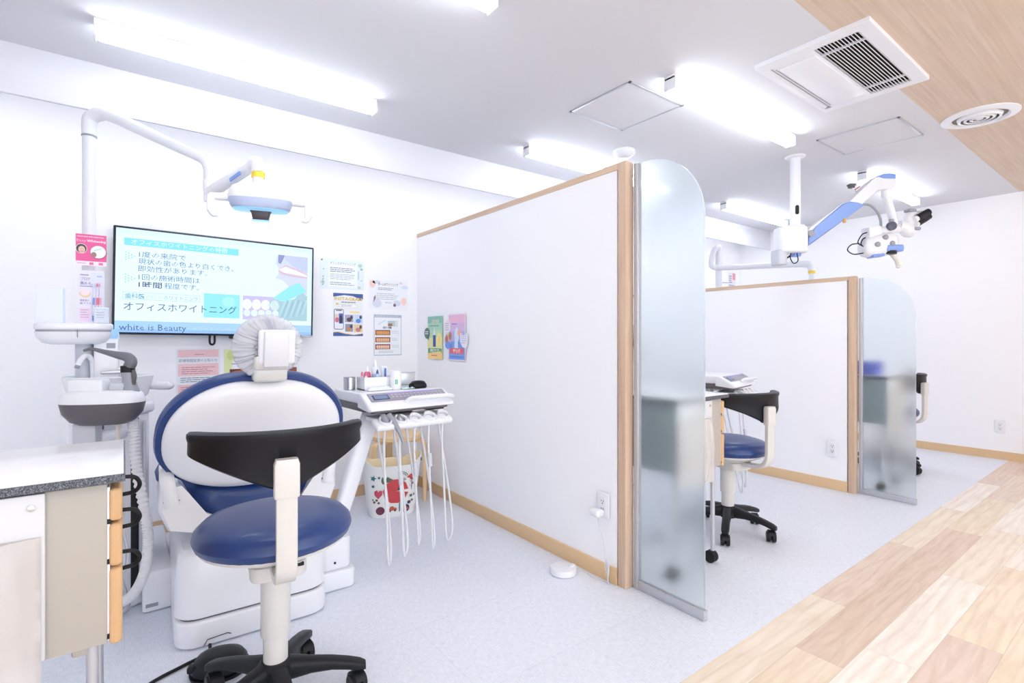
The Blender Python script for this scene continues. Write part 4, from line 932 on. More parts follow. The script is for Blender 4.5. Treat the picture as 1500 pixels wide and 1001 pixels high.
md = o.modifiers.new('thickness', 'SOLIDIFY'); md.thickness = 0.002; o.location = (1.118, 2.355, TZ); tag(o, 'crumpled pale teal tissue between the white tub and the black device', 'tissue')
t = thing('sponge_box', 'low white tray of cotton in front of the organizer on the instrument table', 'tray', (0.985, 2.372, TZ))
MB().box((0, 0, 0.006), (0.12, 0.035, 0.010), 0.003).build('tray_body', PWHITE, t); MB().box((0, 0, 0.014), (0.10, 0.024, 0.008), 0.003).build('cotton', mat('cotton_white', (232, 236, 240), 0.9, bump=0.5, bscale=400), t)

# ---- wooden stool and laundry basket under the table
t = thing('bentwood_stool', 'round birch stool with bent legs, by the wall behind the patterned basket', 'stool', (1.50, 3.315, 0))
MB().lathe([(0.001, 0.425), (0.165, 0.425), (0.172, 0.430), (0.172, 0.452), (0.168, 0.457), (0.001, 0.457)], 48).build('seat', BIRCH, t)
for a in (-38, 80, 197):
    a = math.radians(a); c, s = math.cos(a), math.sin(a); P = [(0.09, 0.413), (0.15, 0.413), (0.185, 0.400), (0.198, 0.365), (0.199, 0.20), (0.200, 0.0)]
    pts = smoothpts([(c * r, s * r, z) for r, z in P], 5); rings = []
    for i, p in enumerate(pts):
        d = (pts[min(i + 1, len(pts) - 1)] - pts[max(i - 1, 0)]).normalized(); sd = Vector((-s, c, 0)); nn = d.cross(sd)
        rings.append([p + sd * x + nn * y for x, y in rrect(0.046, 0.024, 0.004, 2)])
    MB().loft(rings).build('leg', BIRCH, t)
t = thing('laundry_basket', 'white basket printed with red apple, heart and stars, under the instrument table', 'basket', (1.362, 3.085, 0), math.radians(-14))
def bsec(z): k = z / 0.36; return 0.142 + 0.042 * k, 0.095 + 0.028 * k
rings = []
for z in (0.004, 0.0, 0.02, 0.10, 0.20, 0.30): a, d = bsec(max(z, 0)); s = 0.94 if z == 0.0 else 1; rings.append([(x * s, y * s, z if z != 0.004 else 0.004) for x, y in superell(a, d, 3.2, 56)])
rings = rings[1:]
a, d = bsec(0.36); rim = []
for x, y in superell(a, d, 3.2, 56): rim.append((x * 1.02, y * 1.02, 0.325 + 0.055 * max(0, (abs(x) / a - 0.55) / 0.45) ** 1.5))
rings.append(rim)
inner = [[(p[0] * 0.975, p[1] * 0.965, p[2] + (0.006 if i == 0 else 0)) for p in r] for i, r in enumerate(rings)]
b = MB(); b.loft(rings + [inner[-1]] + list(reversed(inner[:-1]))); b.build('basket_body', mat('basket_white', (240, 238, 234), 0.4), t, smooth=45)
b = MB(); b.loft([[(p[0] * 0.99, p[1] * 0.985, p[2] + 0.001) for p in inner[j]] for j in (3, 4, 5)], cap=False); b.build('inner_lining', mat('basket_cream', (244, 226, 190), 0.5), t, smooth=45)
for s in (-1, 1):
    a, d = bsec(0.33); b = MB().at((s * (a + 0.004), 0, 0.335), rx=PI / 2, rz=PI / 2).prism(superell(0.045, 0.016, 2.4, 20), -0.0025, 0.0025); b.build('handle_hole', mat('dark_navy_hole', (30, 34, 48), 0.6), t)
b = MB()
RED = ink((206, 70, 72)); PINKR = ink((200, 74, 96)); TEAL = ink((62, 116, 122)); GRN = ink((84, 104, 84)); BRN = ink((122, 88, 82)); NVY = ink((62, 58, 92)); ORG = ink((198, 98, 66)); PUR = ink((112, 50, 74))
def dec(poly_, m, lift=0.0015):
    """print on the basket wall: (angle-length u, height z)"""
    b.use(m); vs = []
    for u, z in poly_:
        a, d = bsec(z); best = None; acc = 0; prev = None
        flat = a * 0.80
        if abs(u) <= flat: x, y = u, -d * (1 - abs(u / a) ** 3.2) ** (1 / 3.2)
        else:
            r = abs(u) - flat; th = min(PI / 2.05, r / (d * 0.95)); sg = 1 if u > 0 else -1
            x = sg * (flat + (a - flat) * math.sin(th)); x = max(-a * 0.998, min(a * 0.998, x)); y = -d * (1 - abs(x / a) ** 3.2) ** (1 / 3.2)
        vs.append(b._v((x * 1.012, y * 1.012 - lift, z)))
    b._f(vs)
def dstar(u, z, r, m): dec([(u + (r if i % 2 == 0 else r * 0.45) * math.sin(PI * i / 5 + 0.3), z + (r if i % 2 == 0 else r * 0.45) * math.cos(PI * i / 5 + 0.3)) for i in range(10)], m)
def ddisc(u, z, r, m, n=16, e=1, lift=0.0015): dec([(u + r * math.cos(2 * PI * i / n), z + r * e * math.sin(2 * PI * i / n)) for i in range(n)], m, lift)
def fan(u, z, r, a0, a1, m): 
    n = 10
    for i in range(n):
        t0 = a0 + (a1 - a0) * i / n; t1 = a0 + (a1 - a0) * (i + 1) / n
        dec([(u, z), (u + r * math.cos(t0), z + r * math.sin(t0)), (u + r * math.cos(t1), z + r * math.sin(t1))], m)
# apple disc cut by a wedge
fan(0.01, 0.165, 0.078, math.radians(5), math.radians(350), RED)
ddisc(0.028, 0.178, 0.010, GRN, lift=0.0025); ddisc(0.028, 0.178, 0.005, NVY, 10, lift=0.0032)
dstar(-0.125, 0.255, 0.020, TEAL); dstar(-0.092, 0.258, 0.012, TEAL); dstar(-0.125, 0.205, 0.013, TEAL); dstar(0.105, 0.125, 0.014, GRN); dstar(0.128, 0.13, 0.013, GRN); dstar(0.112, 0.095, 0.012, GRN)
dec([(-0.095, 0.125), (-0.072, 0.15), (-0.072, 0.175), (-0.088, 0.178), (-0.095, 0.168), (-0.104, 0.182), (-0.118, 0.172), (-0.116, 0.15)], PINKR)
dec([(0.075, 0.245), (0.095, 0.262), (0.118, 0.272), (0.108, 0.25), (0.115, 0.235), (0.098, 0.228), (0.095, 0.24)], RED)
dec([(-0.052, 0.225), (-0.045, 0.262), (0.0, 0.235), (-0.02, 0.226)], GRN)
for r in (0.024, 0.014):
    for i in range(14):
        a0 = 2 * PI * i / 16; a1 = 2 * PI * (i + 1) / 16
        dec([(0.055 + r * math.cos(a0), 0.255 + r * math.sin(a0)), (0.055 + (r + 0.004) * math.cos(a0), 0.255 + (r + 0.004) * math.sin(a0)), (0.055 + (r + 0.004) * math.cos(a1), 0.255 + (r + 0.004) * math.sin(a1)), (0.055 + r * math.cos(a1), 0.255 + r * math.sin(a1))], GRN)
for k in range(5): dec([(0.108, 0.18 + 0.014 * k), (0.124, 0.19 + 0.014 * k), (0.130, 0.204 + 0.014 * k), (0.114, 0.195 + 0.014 * k)] if k % 2 else [(0.108, 0.18 + 0.014 * k), (0.098, 0.195 + 0.014 * k), (0.090, 0.206 + 0.014 * k), (0.100, 0.188 + 0.014 * k)], BRN)
dec([(0.106, 0.165), (0.110, 0.165), (0.112, 0.255), (0.109, 0.255)], BRN)
for (u, z) in ((-0.117, 0.105), (-0.104, 0.118), (-0.128, 0.12), (-0.092, 0.10)): ddisc(u, z, 0.0075, BRN, 10)
ddisc(-0.082, 0.050, 0.026, PUR); ddisc(0.070, 0.050, 0.026, NVY); dec([(0.045, 0.035), (0.095, 0.035), (0.085, 0.055), (0.058, 0.058)], ORG); ddisc(0.092, 0.085, 0.011, NVY, 10)
dec([(-0.038, 0.042), (0.018, 0.046), (0.014, 0.06), (0.0, 0.062), (-0.006, 0.072), (-0.022, 0.07), (-0.028, 0.058), (-0.038, 0.055)], ORG); ddisc(-0.026, 0.042, 0.007, PUR, 10); ddisc(0.006, 0.044, 0.007, PUR, 10)
dec([(0.030, 0.035), (0.036, 0.035), (0.036, 0.09), (0.030, 0.09)], TEAL)
ddisc(-0.062, 0.24, 0.016, GRN, 12, 1.6); ddisc(0.165, 0.28, 0.012, PINKR, 12, 2); ddisc(0.16, 0.2, 0.010, BRN, 12, 1.8); ddisc(0.168, 0.15, 0.012, RED, 12, 1.8)
b.build('printed_pattern', None, t, smooth=0, fixn=False)

# ------------------------------------------------------------------ cuspidor unit with pole and overhead light
t = thing('cuspidor_unit', 'white cuspidor column with basin and tall pole at the left of the dental chair', 'cuspidor unit', (-0.05, 2.80, 0))
b = MB(); b.prism(rrect(0.27, 0.32, 0.07, 6), 0.003, 0.80, 0.01, 3); b.build('column_body', PWHITE, t)
MB().box((0.085, -0.150, 0.42), (0.028, 0.03, 0.74), 0.006).build('dark_stripe', BLACK, t)
MB().box((0.118, -0.115, 0.44), (0.012, 0.08, 0.66), 0.004).build('side_trim', PGREY, t)
MB().box((-0.03, -0.158, 0.72), (0.14, 0.012, 0.13), 0.004).build('front_panel', PGREY, t)
MB().box((-0.05, -0.166, 0.765), (0.07, 0.006, 0.03), 0.002).build('vent_slot', DGREY, t)
b = MB(); b.prism(rrect(0.31, 0.34, 0.09, 6), 0.80, 0.845, 0.012, 3); b.build('top_deck', PWHITE, t)
MB().lathe([(0.001, 0.845), (0.10, 0.846), (0.135, 0.87), (0.150, 0.93), (0.155, 0.955), (0.150, 0.958), (0.143, 0.952), (0.12, 0.88), (0.001, 0.862)], 48, (0.0, -0.02, 0), 1, 0.85, cap=False).build('basin', PWHITE, t)
MB().lathe([(0.075, 0.955), (0.080, 0.985), (0.074, 0.990), (0.001, 0.990)], 36, (0.02, 0.04, 0), cap=False).build('cup_filler', PWHITE, t)
MB().box((0.02, -0.045, 0.972), (0.10, 0.012, 0.014), 0.004).build('filler_band', STEEL, t)
MB().box((0.035, -0.150, 0.905), (0.10, 0.02, 0.05), 0.006).build('silver_panel', STEEL, t)
MB().tube([(-0.055, -0.02, 0.88), (-0.055, -0.02, 0.99), (-0.06, -0.03, 1.03), (-0.075, -0.05, 1.045), (-0.09, -0.07, 1.03), (-0.10, -0.08, 1.005)], 0.010, 12).build('spout', PWHITE, t)
MB().cyl((-0.0995, -0.0795, 1.008), (-0.104, -0.084, 0.996), 0.0085, seg=12).build('spout_tip', MGREY, t)
MB().tube([(0.14, -0.02, 0.905), (0.17, -0.03, 0.905), (0.21, -0.045, 0.905), (0.225, -0.05, 0.915)], [0.014, 0.018, 0.018, 0.010], 12).build('side_handle', PWHITE, t)
b = MB(); b.tube([(0.02, -0.20, 0.20), (0.05, -0.22, 0.10), (0.06, -0.22, 0.03), (0.03, -0.20, 0.018), (-0.03, -0.16, 0.018)], 0.010, 10); b.build('floor_rail', STEEL, t)
for dx in (0, 0.012): MB().tube([(0.02 + dx, -0.17, 0.55), (0.035 + dx, -0.20, 0.35), (0.05 + dx, -0.22, 0.22), (0.0 + dx, -0.21, 0.13), (-0.06, -0.17, 0.10)], 0.006, 8).build('thin_hose', HOSE, t)
# instrument shelf on the pole
b = MB(); b.prism(rrect(0.25, 0.18, 0.07, 8, -0.112, -0.02), 1.150, 1.178, 0.008, 3); b.build('shelf_top', PWHITE, t)
MB().prism(rrect(0.24, 0.17, 0.068, 8, -0.112, -0.02), 1.143, 1.151).build('shelf_gap', MGREY, t)
b = MB(); b.loft([[(x, y, z) for x, y in rrect(w, d, 0.06, 8, -0.112, -0.02)] for z, w, d in ((1.143, 0.245, 0.172), (1.12, 0.235, 0.165), (1.098, 0.20, 0.14), (1.092, 0.15, 0.11))]); b.build('shelf_hull', PWHITE, t, smooth=50)
MB().box((-0.10, -0.107, 1.135), (0.002, 0.003, 0.03)).build('shelf_seam', DGREY, t)
MB().box((-0.01, 0.0, 1.00), (0.085, 0.085, 0.30), 0.012).build('pole_box', PWHITE, t)
MB().box((0.005, -0.045, 1.135), (0.05, 0.014, 0.04), 0.006).build('sensor_glow', emat((150, 196, 250), 0.95), t)
MB().box((0.005, -0.0435, 1.085), (0.030, 0.003, 0.022)).build('grey_sticker', MGREY, t)
MB().cyl((-0.085, 0.02, 0.845), (-0.085, 0.02, 1.10), 0.030, seg=24).build('shelf_post', PGREY, t)
MB().cyl((-0.07, 0.05, 0.845), (-0.07, 0.05, 1.985), 0.0245, seg=28).build('light_pole', POLEW, t)
# overhead light
L0 = Vector((-0.12, 2.85, 0))
t = thing('dental_light', 'white overhead dental light with two handles on a long jointed arm above the chair', 'dental light', (-0.12, 2.85, 1.985))
def rel(p): return Vector(p) - Vector((-0.12, 2.85, 1.985))
E1 = (0.285, 2.535, 1.865)
MB().tube([rel((-0.12, 2.85, 1.985)), rel((-0.12, 2.85, 2.03)), rel((-0.113, 2.845, 2.062)), rel((-0.085, 2.823, 2.077)), rel((-0.045, 2.79, 2.070)), rel((0.10, 2.68, 1.985)), rel((0.235, 2.575, 1.905)), rel((0.270, 2.547, 1.880)), rel((0.285, 2.535, 1.845)), rel((0.287, 2.533, 1.79))], [0.0255, 0.027, 0.0285, 0.028, 0.026, 0.0235, 0.021, 0.020, 0.019, 0.019], 18).build('first_arm', POLEW, t)
MB().lathe([(0.0262, -0.006), (0.0275, -0.003), (0.0262, 0.002)], 28, cap=False).build('collar', MGREY, t)
MB().cyl(rel((0.287, 2.533, 1.79)), rel((0.287, 2.533, 1.70)), 0.022, 0.018, seg=20).build('elbow', PWHITE, t)
MB().tube([rel((0.287, 2.533, 1.735)), rel((0.32, 2.47, 1.755)), rel((0.40, 2.30, 1.802)), rel((0.412, 2.272, 1.808))], [0.022, 0.025, 0.021, 0.018], 16).build('second_arm', PWHITE, t)
MB().at(rel((0.375, 2.345, 1.778)), rz=-1.13, ry=-0.32).box((0, -0.020, -0.006), (0.07, 0.006, 0.016), 0.003).build('arm_badge', BLUE2, t)
HX, HYY = 0.432, 2.22
MB().tube([rel((0.405, 2.29, 1.802)), rel((0.412, 2.26, 1.815)), rel((HX - 0.012, HYY + 0.01, 1.810)), rel((HX - 0.010, HYY, 1.768))], [0.018, 0.024, 0.025, 0.023], 16).build('wrist', PWHITE, t)
MB().cyl(rel((HX - 0.010, HYY, 1.770)), rel((HX - 0.010, HYY, 1.749)), 0.0245, seg=24).build('yellow_tape', YEL, t)
MB().cyl(rel((HX - 0.010, HYY, 1.75)), rel((HX - 0.010, HYY, 1.71)), 0.020, seg=20).build('head_stem', PWHITE, t)
def hd():
    b = MB().at(rel((HX, HYY, 1.672)), rz=math.radians(-16), rx=0.05); b.M = b.M @ Matrix.Diagonal((0.80, 0.80, 0.86, 1)); return b
def hell(s, z, dy=0): return [(x, y + dy, z) for x, y in superell(0.145 * s, 0.085 * s, 2.9, 48)]
b = hd(); b.loft([hell(0.985, -0.012), hell(1.0, 0.0), hell(0.97, 0.022), hell(0.86, 0.043), hell(0.6, 0.058), hell(0.2, 0.064)]); b.build('head_cover', PWHITE, t, smooth=60)
b = hd(); b.loft([hell(0.985, -0.010), hell(0.99, -0.02), hell(0.93, -0.046), hell(0.88, -0.054)]); b.build('head_band', mat('bluish_grey_plastic', (172, 184, 214), 0.3), t, smooth=60)
b = hd(); b.loft([hell(0.85, -0.050), hell(0.84, -0.060), hell(0.6, -0.064)]); b.build('lens', emat((150, 205, 250), 0.95), t, smooth=40)
b = hd(); b.loft([[(x, y - 0.01, z) for x, y in rrect(w, d, 0.01, 4)] for z, w, d in ((-0.058, 0.105, 0.05), (-0.072, 0.085, 0.045), (-0.098, 0.072, 0.045), (-0.104, 0.078, 0.05))]); b.build('camera_pod', mat('dark_brown_plastic', (58, 52, 56), 0.35), t)
b = hd(); b.box((0, -0.01, -0.106), (0.078, 0.05, 0.004), 0.001); b.build('pod_glow', emat((170, 220, 255), 1.0), t)
for s in (-1, 1):
    b = hd(); b.cyl((s * 0.138, 0, -0.008), (s * 0.190, 0, -0.010), 0.019, 0.017, seg=16); b.tube([(s * 0.180, 0, -0.010), (s * 0.216, 0, -0.010), (s * 0.219, -0.002, -0.018)], 0.017, 12, False)
    b.loft([[(x + s * 0.217, y, z) for x, y in rrect(0.036, 0.032, 0.010, 4)] for z in (-0.004, -0.074)]); b.tube([(s * 0.217, 0, -0.070), (s * 0.207, -0.004, -0.088), (s * 0.185, -0.008, -0.094)], [0.018, 0.015, 0.007], 12); b.build('handle', PWHITE, t)
# light in the third bay (its head is hidden behind the lower partition)
t = thing('dental_light', 'pale dental light pole and arm showing above the lower partition', 'dental light', (4.66, 2.80, 0.0))
MB().cyl((0, 0, 0.0), (0, 0, 1.96), 0.030, seg=20).build('light_pole', POLEW, t)
MB().tube([(0, 0, 1.93), (0.0, 0, 2.0), (-0.03, 0.01, 1.995), (-0.06, 0.02, 1.95), (-0.085, 0.03, 1.86), (-0.075, 0.025, 1.815), (-0.03, -0.02, 1.80), (0.05, -0.27, 1.79), (0.13, -0.66, 1.775), (0.15, -0.76, 1.765), (0.155, -0.785, 1.74), (0.156, -0.79, 1.70)], [0.03, 0.03, 0.03, 0.026, 0.024, 0.026, 0.026, 0.026, 0.027, 0.03, 0.03, 0.028], 14).build('first_arm', POLEW, t)
MB().cyl((0.156, -0.79, 1.705), (0.156, -0.79, 1.68), 0.029, seg=20).build('yellow_tape', YEL, t)
MB().tube([(0.156, -0.79, 1.68), (0.156, -0.79, 1.54), (0.156, -0.79, 1.50)], [0.022, 0.022, 0.03], 14).build('second_arm', POLEW, t)
b = MB(); b.loft([[(x + 0.156, y - 0.79, z) for x, y in superell(a, a * 0.6, 2.8, 32)] for z, a in ((1.42, 0.12), (1.44, 0.145), (1.48, 0.14), (1.51, 0.08))]); b.build('head_cover', PWHITE, t, smooth=60)
b, fin = poster('leaflet_poster', 'tiny white and pink leaflet showing above the lower partition beside the far light pole', (4.80, 2.742, 1.66), 0, 0.13, 0.20, (232, 232, 238))
b.rect(0.01, 0.03, 0.06, 0.095, ink((236, 150, 176)), 1); b.lines(-0.055, 0.0, 0.06, 0.02, 4, 0.008, GR, 1); b.lines(-0.055, 0.05, -0.03, 0.02, 3, 0.008, ink((120, 140, 190)), 1); o = fin()
MB().cyl((-0.111, 0.050, 0.0), (0.0, 0.006, 0.0), 0.005, seg=8).build('clip_rod', ALU, o)

# things on the shelf and pole, first bay
SZ = 1.1785
t = thing('acrylic_holder', 'clear acrylic box standing on the left of the pole shelf', 'holder', (-0.235, 2.765, SZ))
b = MB()
for (c, s) in (((0, 0, 0.002), (0.084, 0.07, 0.003)), ((0, -0.034, 0.07), (0.084, 0.002, 0.14)), ((0, 0.034, 0.07), (0.084, 0.002, 0.14)), ((-0.041, 0, 0.07), (0.002, 0.07, 0.14)), ((0.041, 0, 0.07), (0.002, 0.07, 0.14))): b.box(c, s)
b.build('box_walls', clear('acrylic_clear', (232, 238, 250), 0.04, 0.16), t)
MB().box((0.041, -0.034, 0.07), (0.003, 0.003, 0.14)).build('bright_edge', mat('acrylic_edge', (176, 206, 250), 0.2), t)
t = thing('leaflet_card', 'bright pink card with round pictures and white lettering fixed to the pole', 'card', (-0.108, 2.722, 1.478))
b = MB(); b.use(ink((226, 92, 152))); b.box((0, 0.0006, 0), (0.098, 0.0012, 0.128))
b.rect(-0.049, -0.064, 0.049, -0.046, ink((240, 224, 234)), 1)
b.text('Easy', -0.046, 0.033, 0.010, ink((244, 196, 220)), 2, width=0.030); b.text('Whitening', -0.014, 0.033, 0.010, ink((252, 240, 246)), 2, width=0.061, bold=0.02)
b.lines(-0.044, 0.044, 0.052, 0.01, 1, 0.004, ink((246, 190, 216)), 2)
b.disc(-0.031, 0.004, 0.0185, 0.0205, ink((236, 220, 226)), 2); b.disc(-0.031, 0.004, 0.0165, 0.0185, ink((64, 60, 66)), 3); b.disc(-0.030, 0.0, 0.011, 0.0145, ink((222, 184, 172)), 4); b.disc(-0.029, -0.007, 0.004, 0.0015, ink((186, 104, 110)), 5)
b.disc(0.024, -0.008, 0.0265, 0.0275, ink((180, 66, 116)), 2); b.disc(0.0225, -0.006, 0.025, 0.026, ink((238, 238, 242)), 3); b.poly([(0.006, 0.0), (0.034, 0.013), (0.036, 0.009), (0.010, -0.005)], ink((196, 216, 220)), 4); b.disc(0.008, -0.018, 0.009, 0.011, ink((150, 124, 122)), 4)
for x in (-0.006, 0.024): b.rect(x, -0.060, x + 0.013, -0.050, ink((222, 110, 156)), 2)
b.lines(-0.044, -0.012, -0.056, 0.005, 1, 0.003, ink((190, 170, 184)), 2); b.build('card', None, t, smooth=0, fixn=False)
MB().box((-0.012, 0.051, 0.0), (0.012, 0.100, 0.012)).build('clip', PWHITE, t)
t = thing('toothbrush_display', 'pale lilac card with pink and blue toothbrushes standing on the pole shelf', 'display card', (-0.108, 2.732, SZ))
b = MB(); b.use(ink((226, 224, 240))); b.box((0, 0.001, 0.108), (0.084, 0.0016, 0.216))
b.M = Matrix.Translation((0, -0.0002, 0.108)); b.rect(0.0, -0.1, 0.040, 0.1, ink((216, 220, 240)), 1)
b.text('プロが', -0.033, 0.068, 0.011, ink((110, 112, 170)), 2, width=0.030); b.text('薦める', -0.035, 0.050, 0.011, ink((110, 112, 170)), 2, width=0.034)
b.lines(-0.035, -0.004, 0.088, 0.006, 1, 0.004, ink((120, 130, 190)), 2); b.lines(-0.036, 0.006, 0.042, 0.006, 1, 0.003, ink((130, 130, 170)), 2); b.rect(0.018, 0.083, 0.034, 0.088, ink((150, 180, 230)), 2)
b.disc(-0.020, 0.014, 0.018, 0.017, ink((226, 206, 160)), 2); b.disc(-0.020, 0.018, 0.015, 0.013, ink((236, 218, 226)), 3)
b.text('歯医者の', -0.036, -0.018, 0.007, ink((160, 90, 140)), 2, width=0.03); b.text('歯ブラシ', -0.036, -0.030, 0.007, ink((110, 100, 160)), 2, width=0.036)
b.rect(-0.038, -0.10, -0.004, -0.045, ink((232, 208, 228)), 2); b.lines(-0.034, -0.008, -0.055, 0.01, 4, 0.003, ink((176, 160, 200)), 3); b.build('card', None, t, smooth=0, fixn=False)
for x, c in ((0.006, (138, 150, 218)), (0.018, (230, 120, 144)), (0.026, (234, 150, 168))):
    tb_ = MB().tube([(x, -0.006, 0.006), (x, -0.006, 0.06), (x + 0.002, -0.006, 0.11), (x + 0.001, -0.006, 0.165)], [0.003, 0.0034, 0.0024, 0.0018], 8); o = tb_.build('toothbrush', mat('brush_white', (236, 228, 238), 0.3), t)
    MB().cyl((x + 0.001, -0.007, 0.075), (x + 0.002, -0.007, 0.105), 0.0034, seg=10).build('grip', ink(c), o); MB().cyl((x, -0.007, 0.01), (x, -0.007, 0.032), 0.0034, seg=10).build('grip', ink(c), o)
    MB().box((x + 0.001, -0.011, 0.158), (0.0045, 0.006, 0.014), 0.001).build('bristles', ink(c if x > 0.01 else (226, 226, 240)), o)
MB().prism(rrect(0.07, 0.03, 0.004, 3, 0.0, 0.012), 0.0, 0.003).build('stand_foot', PWHITE, t)
t = thing('card_holder', 'small clear holder with a white printed card at the right end of the pole shelf', 'holder', (-0.075, 2.708, SZ))
b = MB(); b.use(ink((222, 228, 240))); b.box((0, 0.001, 0.034), (0.046, 0.0012, 0.064)); b.M = Matrix.Translation((0, -0.0002, 0.034)); b.lines(-0.016, 0.014, 0.008, 0.010, 3, 0.003, ink((150, 140, 170)), 1); b.rect(-0.020, 0.022, 0.020, 0.025, ink((190, 206, 232)), 1); b.build('card', None, t, smooth=0, fixn=False)
MB().box((0, -0.003, 0.03), (0.050, 0.0015, 0.06)).box((0, 0.004, 0.03), (0.050, 0.0015, 0.06)).box((0, 0.0, 0.001), (0.05, 0.012, 0.002)).build('holder_walls', clear('acrylic_clear', (232, 238, 250), 0.04, 0.16), t)

# ------------------------------------------------------------------ suction holder in front of the cuspidor
t = thing('suction_holder', 'white and charcoal suction holder with grey handpiece and ribbed hose', 'suction holder', (-0.062, 2.425, 0.80), math.radians(-24))
def hull(w, d, z, dx=0): return [(x * 0.88 + dx, y * 0.9, z) for x, y in superell(w, d, 2.5, 44)]
b = MB(); b.loft([hull(0.085, 0.04, 0.0), hull(0.115, 0.058, 0.012), hull(0.142, 0.072, 0.042), hull(0.150, 0.078, 0.072), hull(0.151, 0.079, 0.080)]); b.build('hull', DGREY, t, smooth=60)
b = MB(); b.loft([hull(0.1505, 0.0788, 0.080), hull(0.150, 0.078, 0.092), hull(0.140, 0.072, 0.114), hull(0.122, 0.060, 0.124), hull(0.08, 0.04, 0.126)]); b.build('top_shell', PWHITE, t, smooth=60)
MB().box((-0.040, -0.01, 0.144), (0.11, 0.065, 0.045), 0.008, 3).build('top_block', PWHITE, t)
MB().box((0.052, 0.0, 0.138), (0.05, 0.05, 0.03), 0.010).build('cradle', PGREY, t)
MB().box((-0.055, 0.01, -0.035), (0.075, 0.05, 0.08), 0.006).build('stem', PGREY, t)
MB().box((-0.055, 0.17, -0.075), (0.07, 0.34, 0.04), 0.012).build('link_arm', PWHITE, t)
b = MB(); b.loft([[(x + cx_, y + cy_, z) for x, y in superell(w, d, 2.3, 24)] for z, w, d, cx_, cy_ in ((0.100, 0.024, 0.024, 0.092, 0), (0.115, 0.028, 0.026, 0.091, 0), (0.14, 0.023, 0.021, 0.086, 0), (0.17, 0.020, 0.019, 0.082, 0), (0.192, 0.021, 0.020, 0.079, 0))]); b.build('suction_grip', MGREY, t, smooth=60)
MB().tube([(0.103, -0.01, 0.145), (0.106, -0.012, 0.175), (0.102, -0.010, 0.198)], [0.006, 0.008, 0.006], 10).build('trigger', DGREY, t)
b = MB(); b.loft([[(x + cx_, y, z) for x, y in superell(w, d, 2.3, 24)] for z, w, d, cx_ in ((0.190, 0.022, 0.020, 0.079), (0.214, 0.023, 0.020, 0.080))]); b.build('ribbed_collar', BLACK, t)
MB().tube([(0.084, 0, 0.210), (0.090, 0, 0.230), (0.078, 0, 0.246), (0.048, 0, 0.254), (0.005, 0, 0.266), (-0.035, 0, 0.277), (-0.062, 0, 0.272)], [0.020, 0.020, 0.018, 0.014, 0.009, 0.006, 0.005], 14).build('nozzle', mat('nozzle_grey', (104, 106, 114), 0.35), t)
P = smoothpts([(0.085, 0.02, 0.03), (0.092, 0.02, -0.04), (0.105, 0.01, -0.18), (0.140, 0.00, -0.36), (0.150, -0.01, -0.46), (0.135, 0.00, -0.56), (0.095, 0.02, -0.64), (0.045, 0.05, -0.685), (-0.02, 0.09, -0.71)], 40)
b = MB(); b.tube(P, [0.0185 if i % 4 < 2 else 0.0150 for i in range(len(P))], 14, smooth=False); b.build('ribbed_hose', mat('ribbed_hose_white', (222, 222, 226), 0.45), t, smooth=80)
MB().tube([(0.035, 0.03, 0.02), (0.036, 0.03, -0.10), (0.03, 0.06, -0.30), (0.02, 0.10, -0.45)], 0.008, 10).build('thin_hose', mat('cream_hose', (226, 220, 212), 0.4), t)
# utility box on the floor
t = thing('floor_box', 'low white utility box on the floor between the cuspidor column and the chair base', 'box', (0.11, 2.86, 0))
MB().prism(rrect(0.105, 0.62, 0.012, 4), 0.003, 0.165, 0.008, 3).build('box_body', PWHITE, t)
MB().box((-0.02, -0.3105, 0.030), (0.042, 0.002, 0.014)).build('name_plate', MGREY, t)
# foot pedal and its cable
t = thing('foot_pedal', 'black domed foot pedal on the floor behind the operator stool', 'foot pedal', (0.257, 1.975, 0), math.radians(-20))
b = MB(); b.loft([[(x, y, z) for x, y in superell(a, d, 2.4, 40)] for z, a, d in ((0.0, 0.085, 0.078), (0.012, 0.088, 0.081))]); b.build('pedal_base', BLACK, t)
b = MB(); b.loft([[(x, y, z) for x, y in superell(a, d, 2.3, 40)] for z, a, d in ((0.016, 0.083, 0.076), (0.030, 0.083, 0.076), (0.048, 0.070, 0.064), (0.060, 0.045, 0.042), (0.063, 0.02, 0.02))]); b.build('pedal_dome', BLACKL, t, smooth=60)
MB().box((-0.075, -0.03, 0.035), (0.024, 0.03, 0.022), 0.006).build('pedal_latch', BLACK, t)
o = MB().tube([(0.245, 2.120, 0.020), (0.235, 2.09, 0.008), (0.16, 2.06, 0.0065), (0.07, 2.02, 0.0065), (0.0, 1.95, 0.0065), (-0.10, 1.90, 0.0065)], 0.0055, 10).build('power_cable', BLACK); tag(o, 'black cable running from the chair base across the floor to the left', 'cable')

# ------------------------------------------------------------------ ceiling microscope
k = 0.00493
t = thing('dental_microscope', 'ceiling mounted dental microscope with blue and white arm above the lower partition', 'microscope', (3.87, 1.727, CZ), -YAW)
def q(a, b_, y=0.0):   # measured offsets on the side elevation, in metres
    return ((1120 + a / 5.27 - 1166.5) * k, y, (229 - (220 + b_ / 5.27)) * k)
MB().lathe([(0.066, 0.0), (0.068, -0.006), (0.060, -0.014), (0.036, -0.018), (0.036, -0.03)], 36).build('ceiling_flange', PWHITE, t)
MB().lathe([(0.035, -0.012), (0.035, -0.54), (0.001, -0.54)], 32).build('column', PWHITE, t)
MB().at((-0.005, -0.035, -0.395), rx=PI / 2).prism([(x, y) for x, y in rrect(0.024, 0.066, 0.0118, 6)], -0.003, 0.003).build('column_slot', BLACK, t)
b = MB(); b.prism(rrect(0.20, 0.17, 0.05, 6, -0.035, 0.0), -0.705, -0.515, 0.02, 4); b.lathe([(0.07, -0.53), (0.062, -0.505), (0.036, -0.50)], 32); b.build('arm_housing', PWHITE, t)
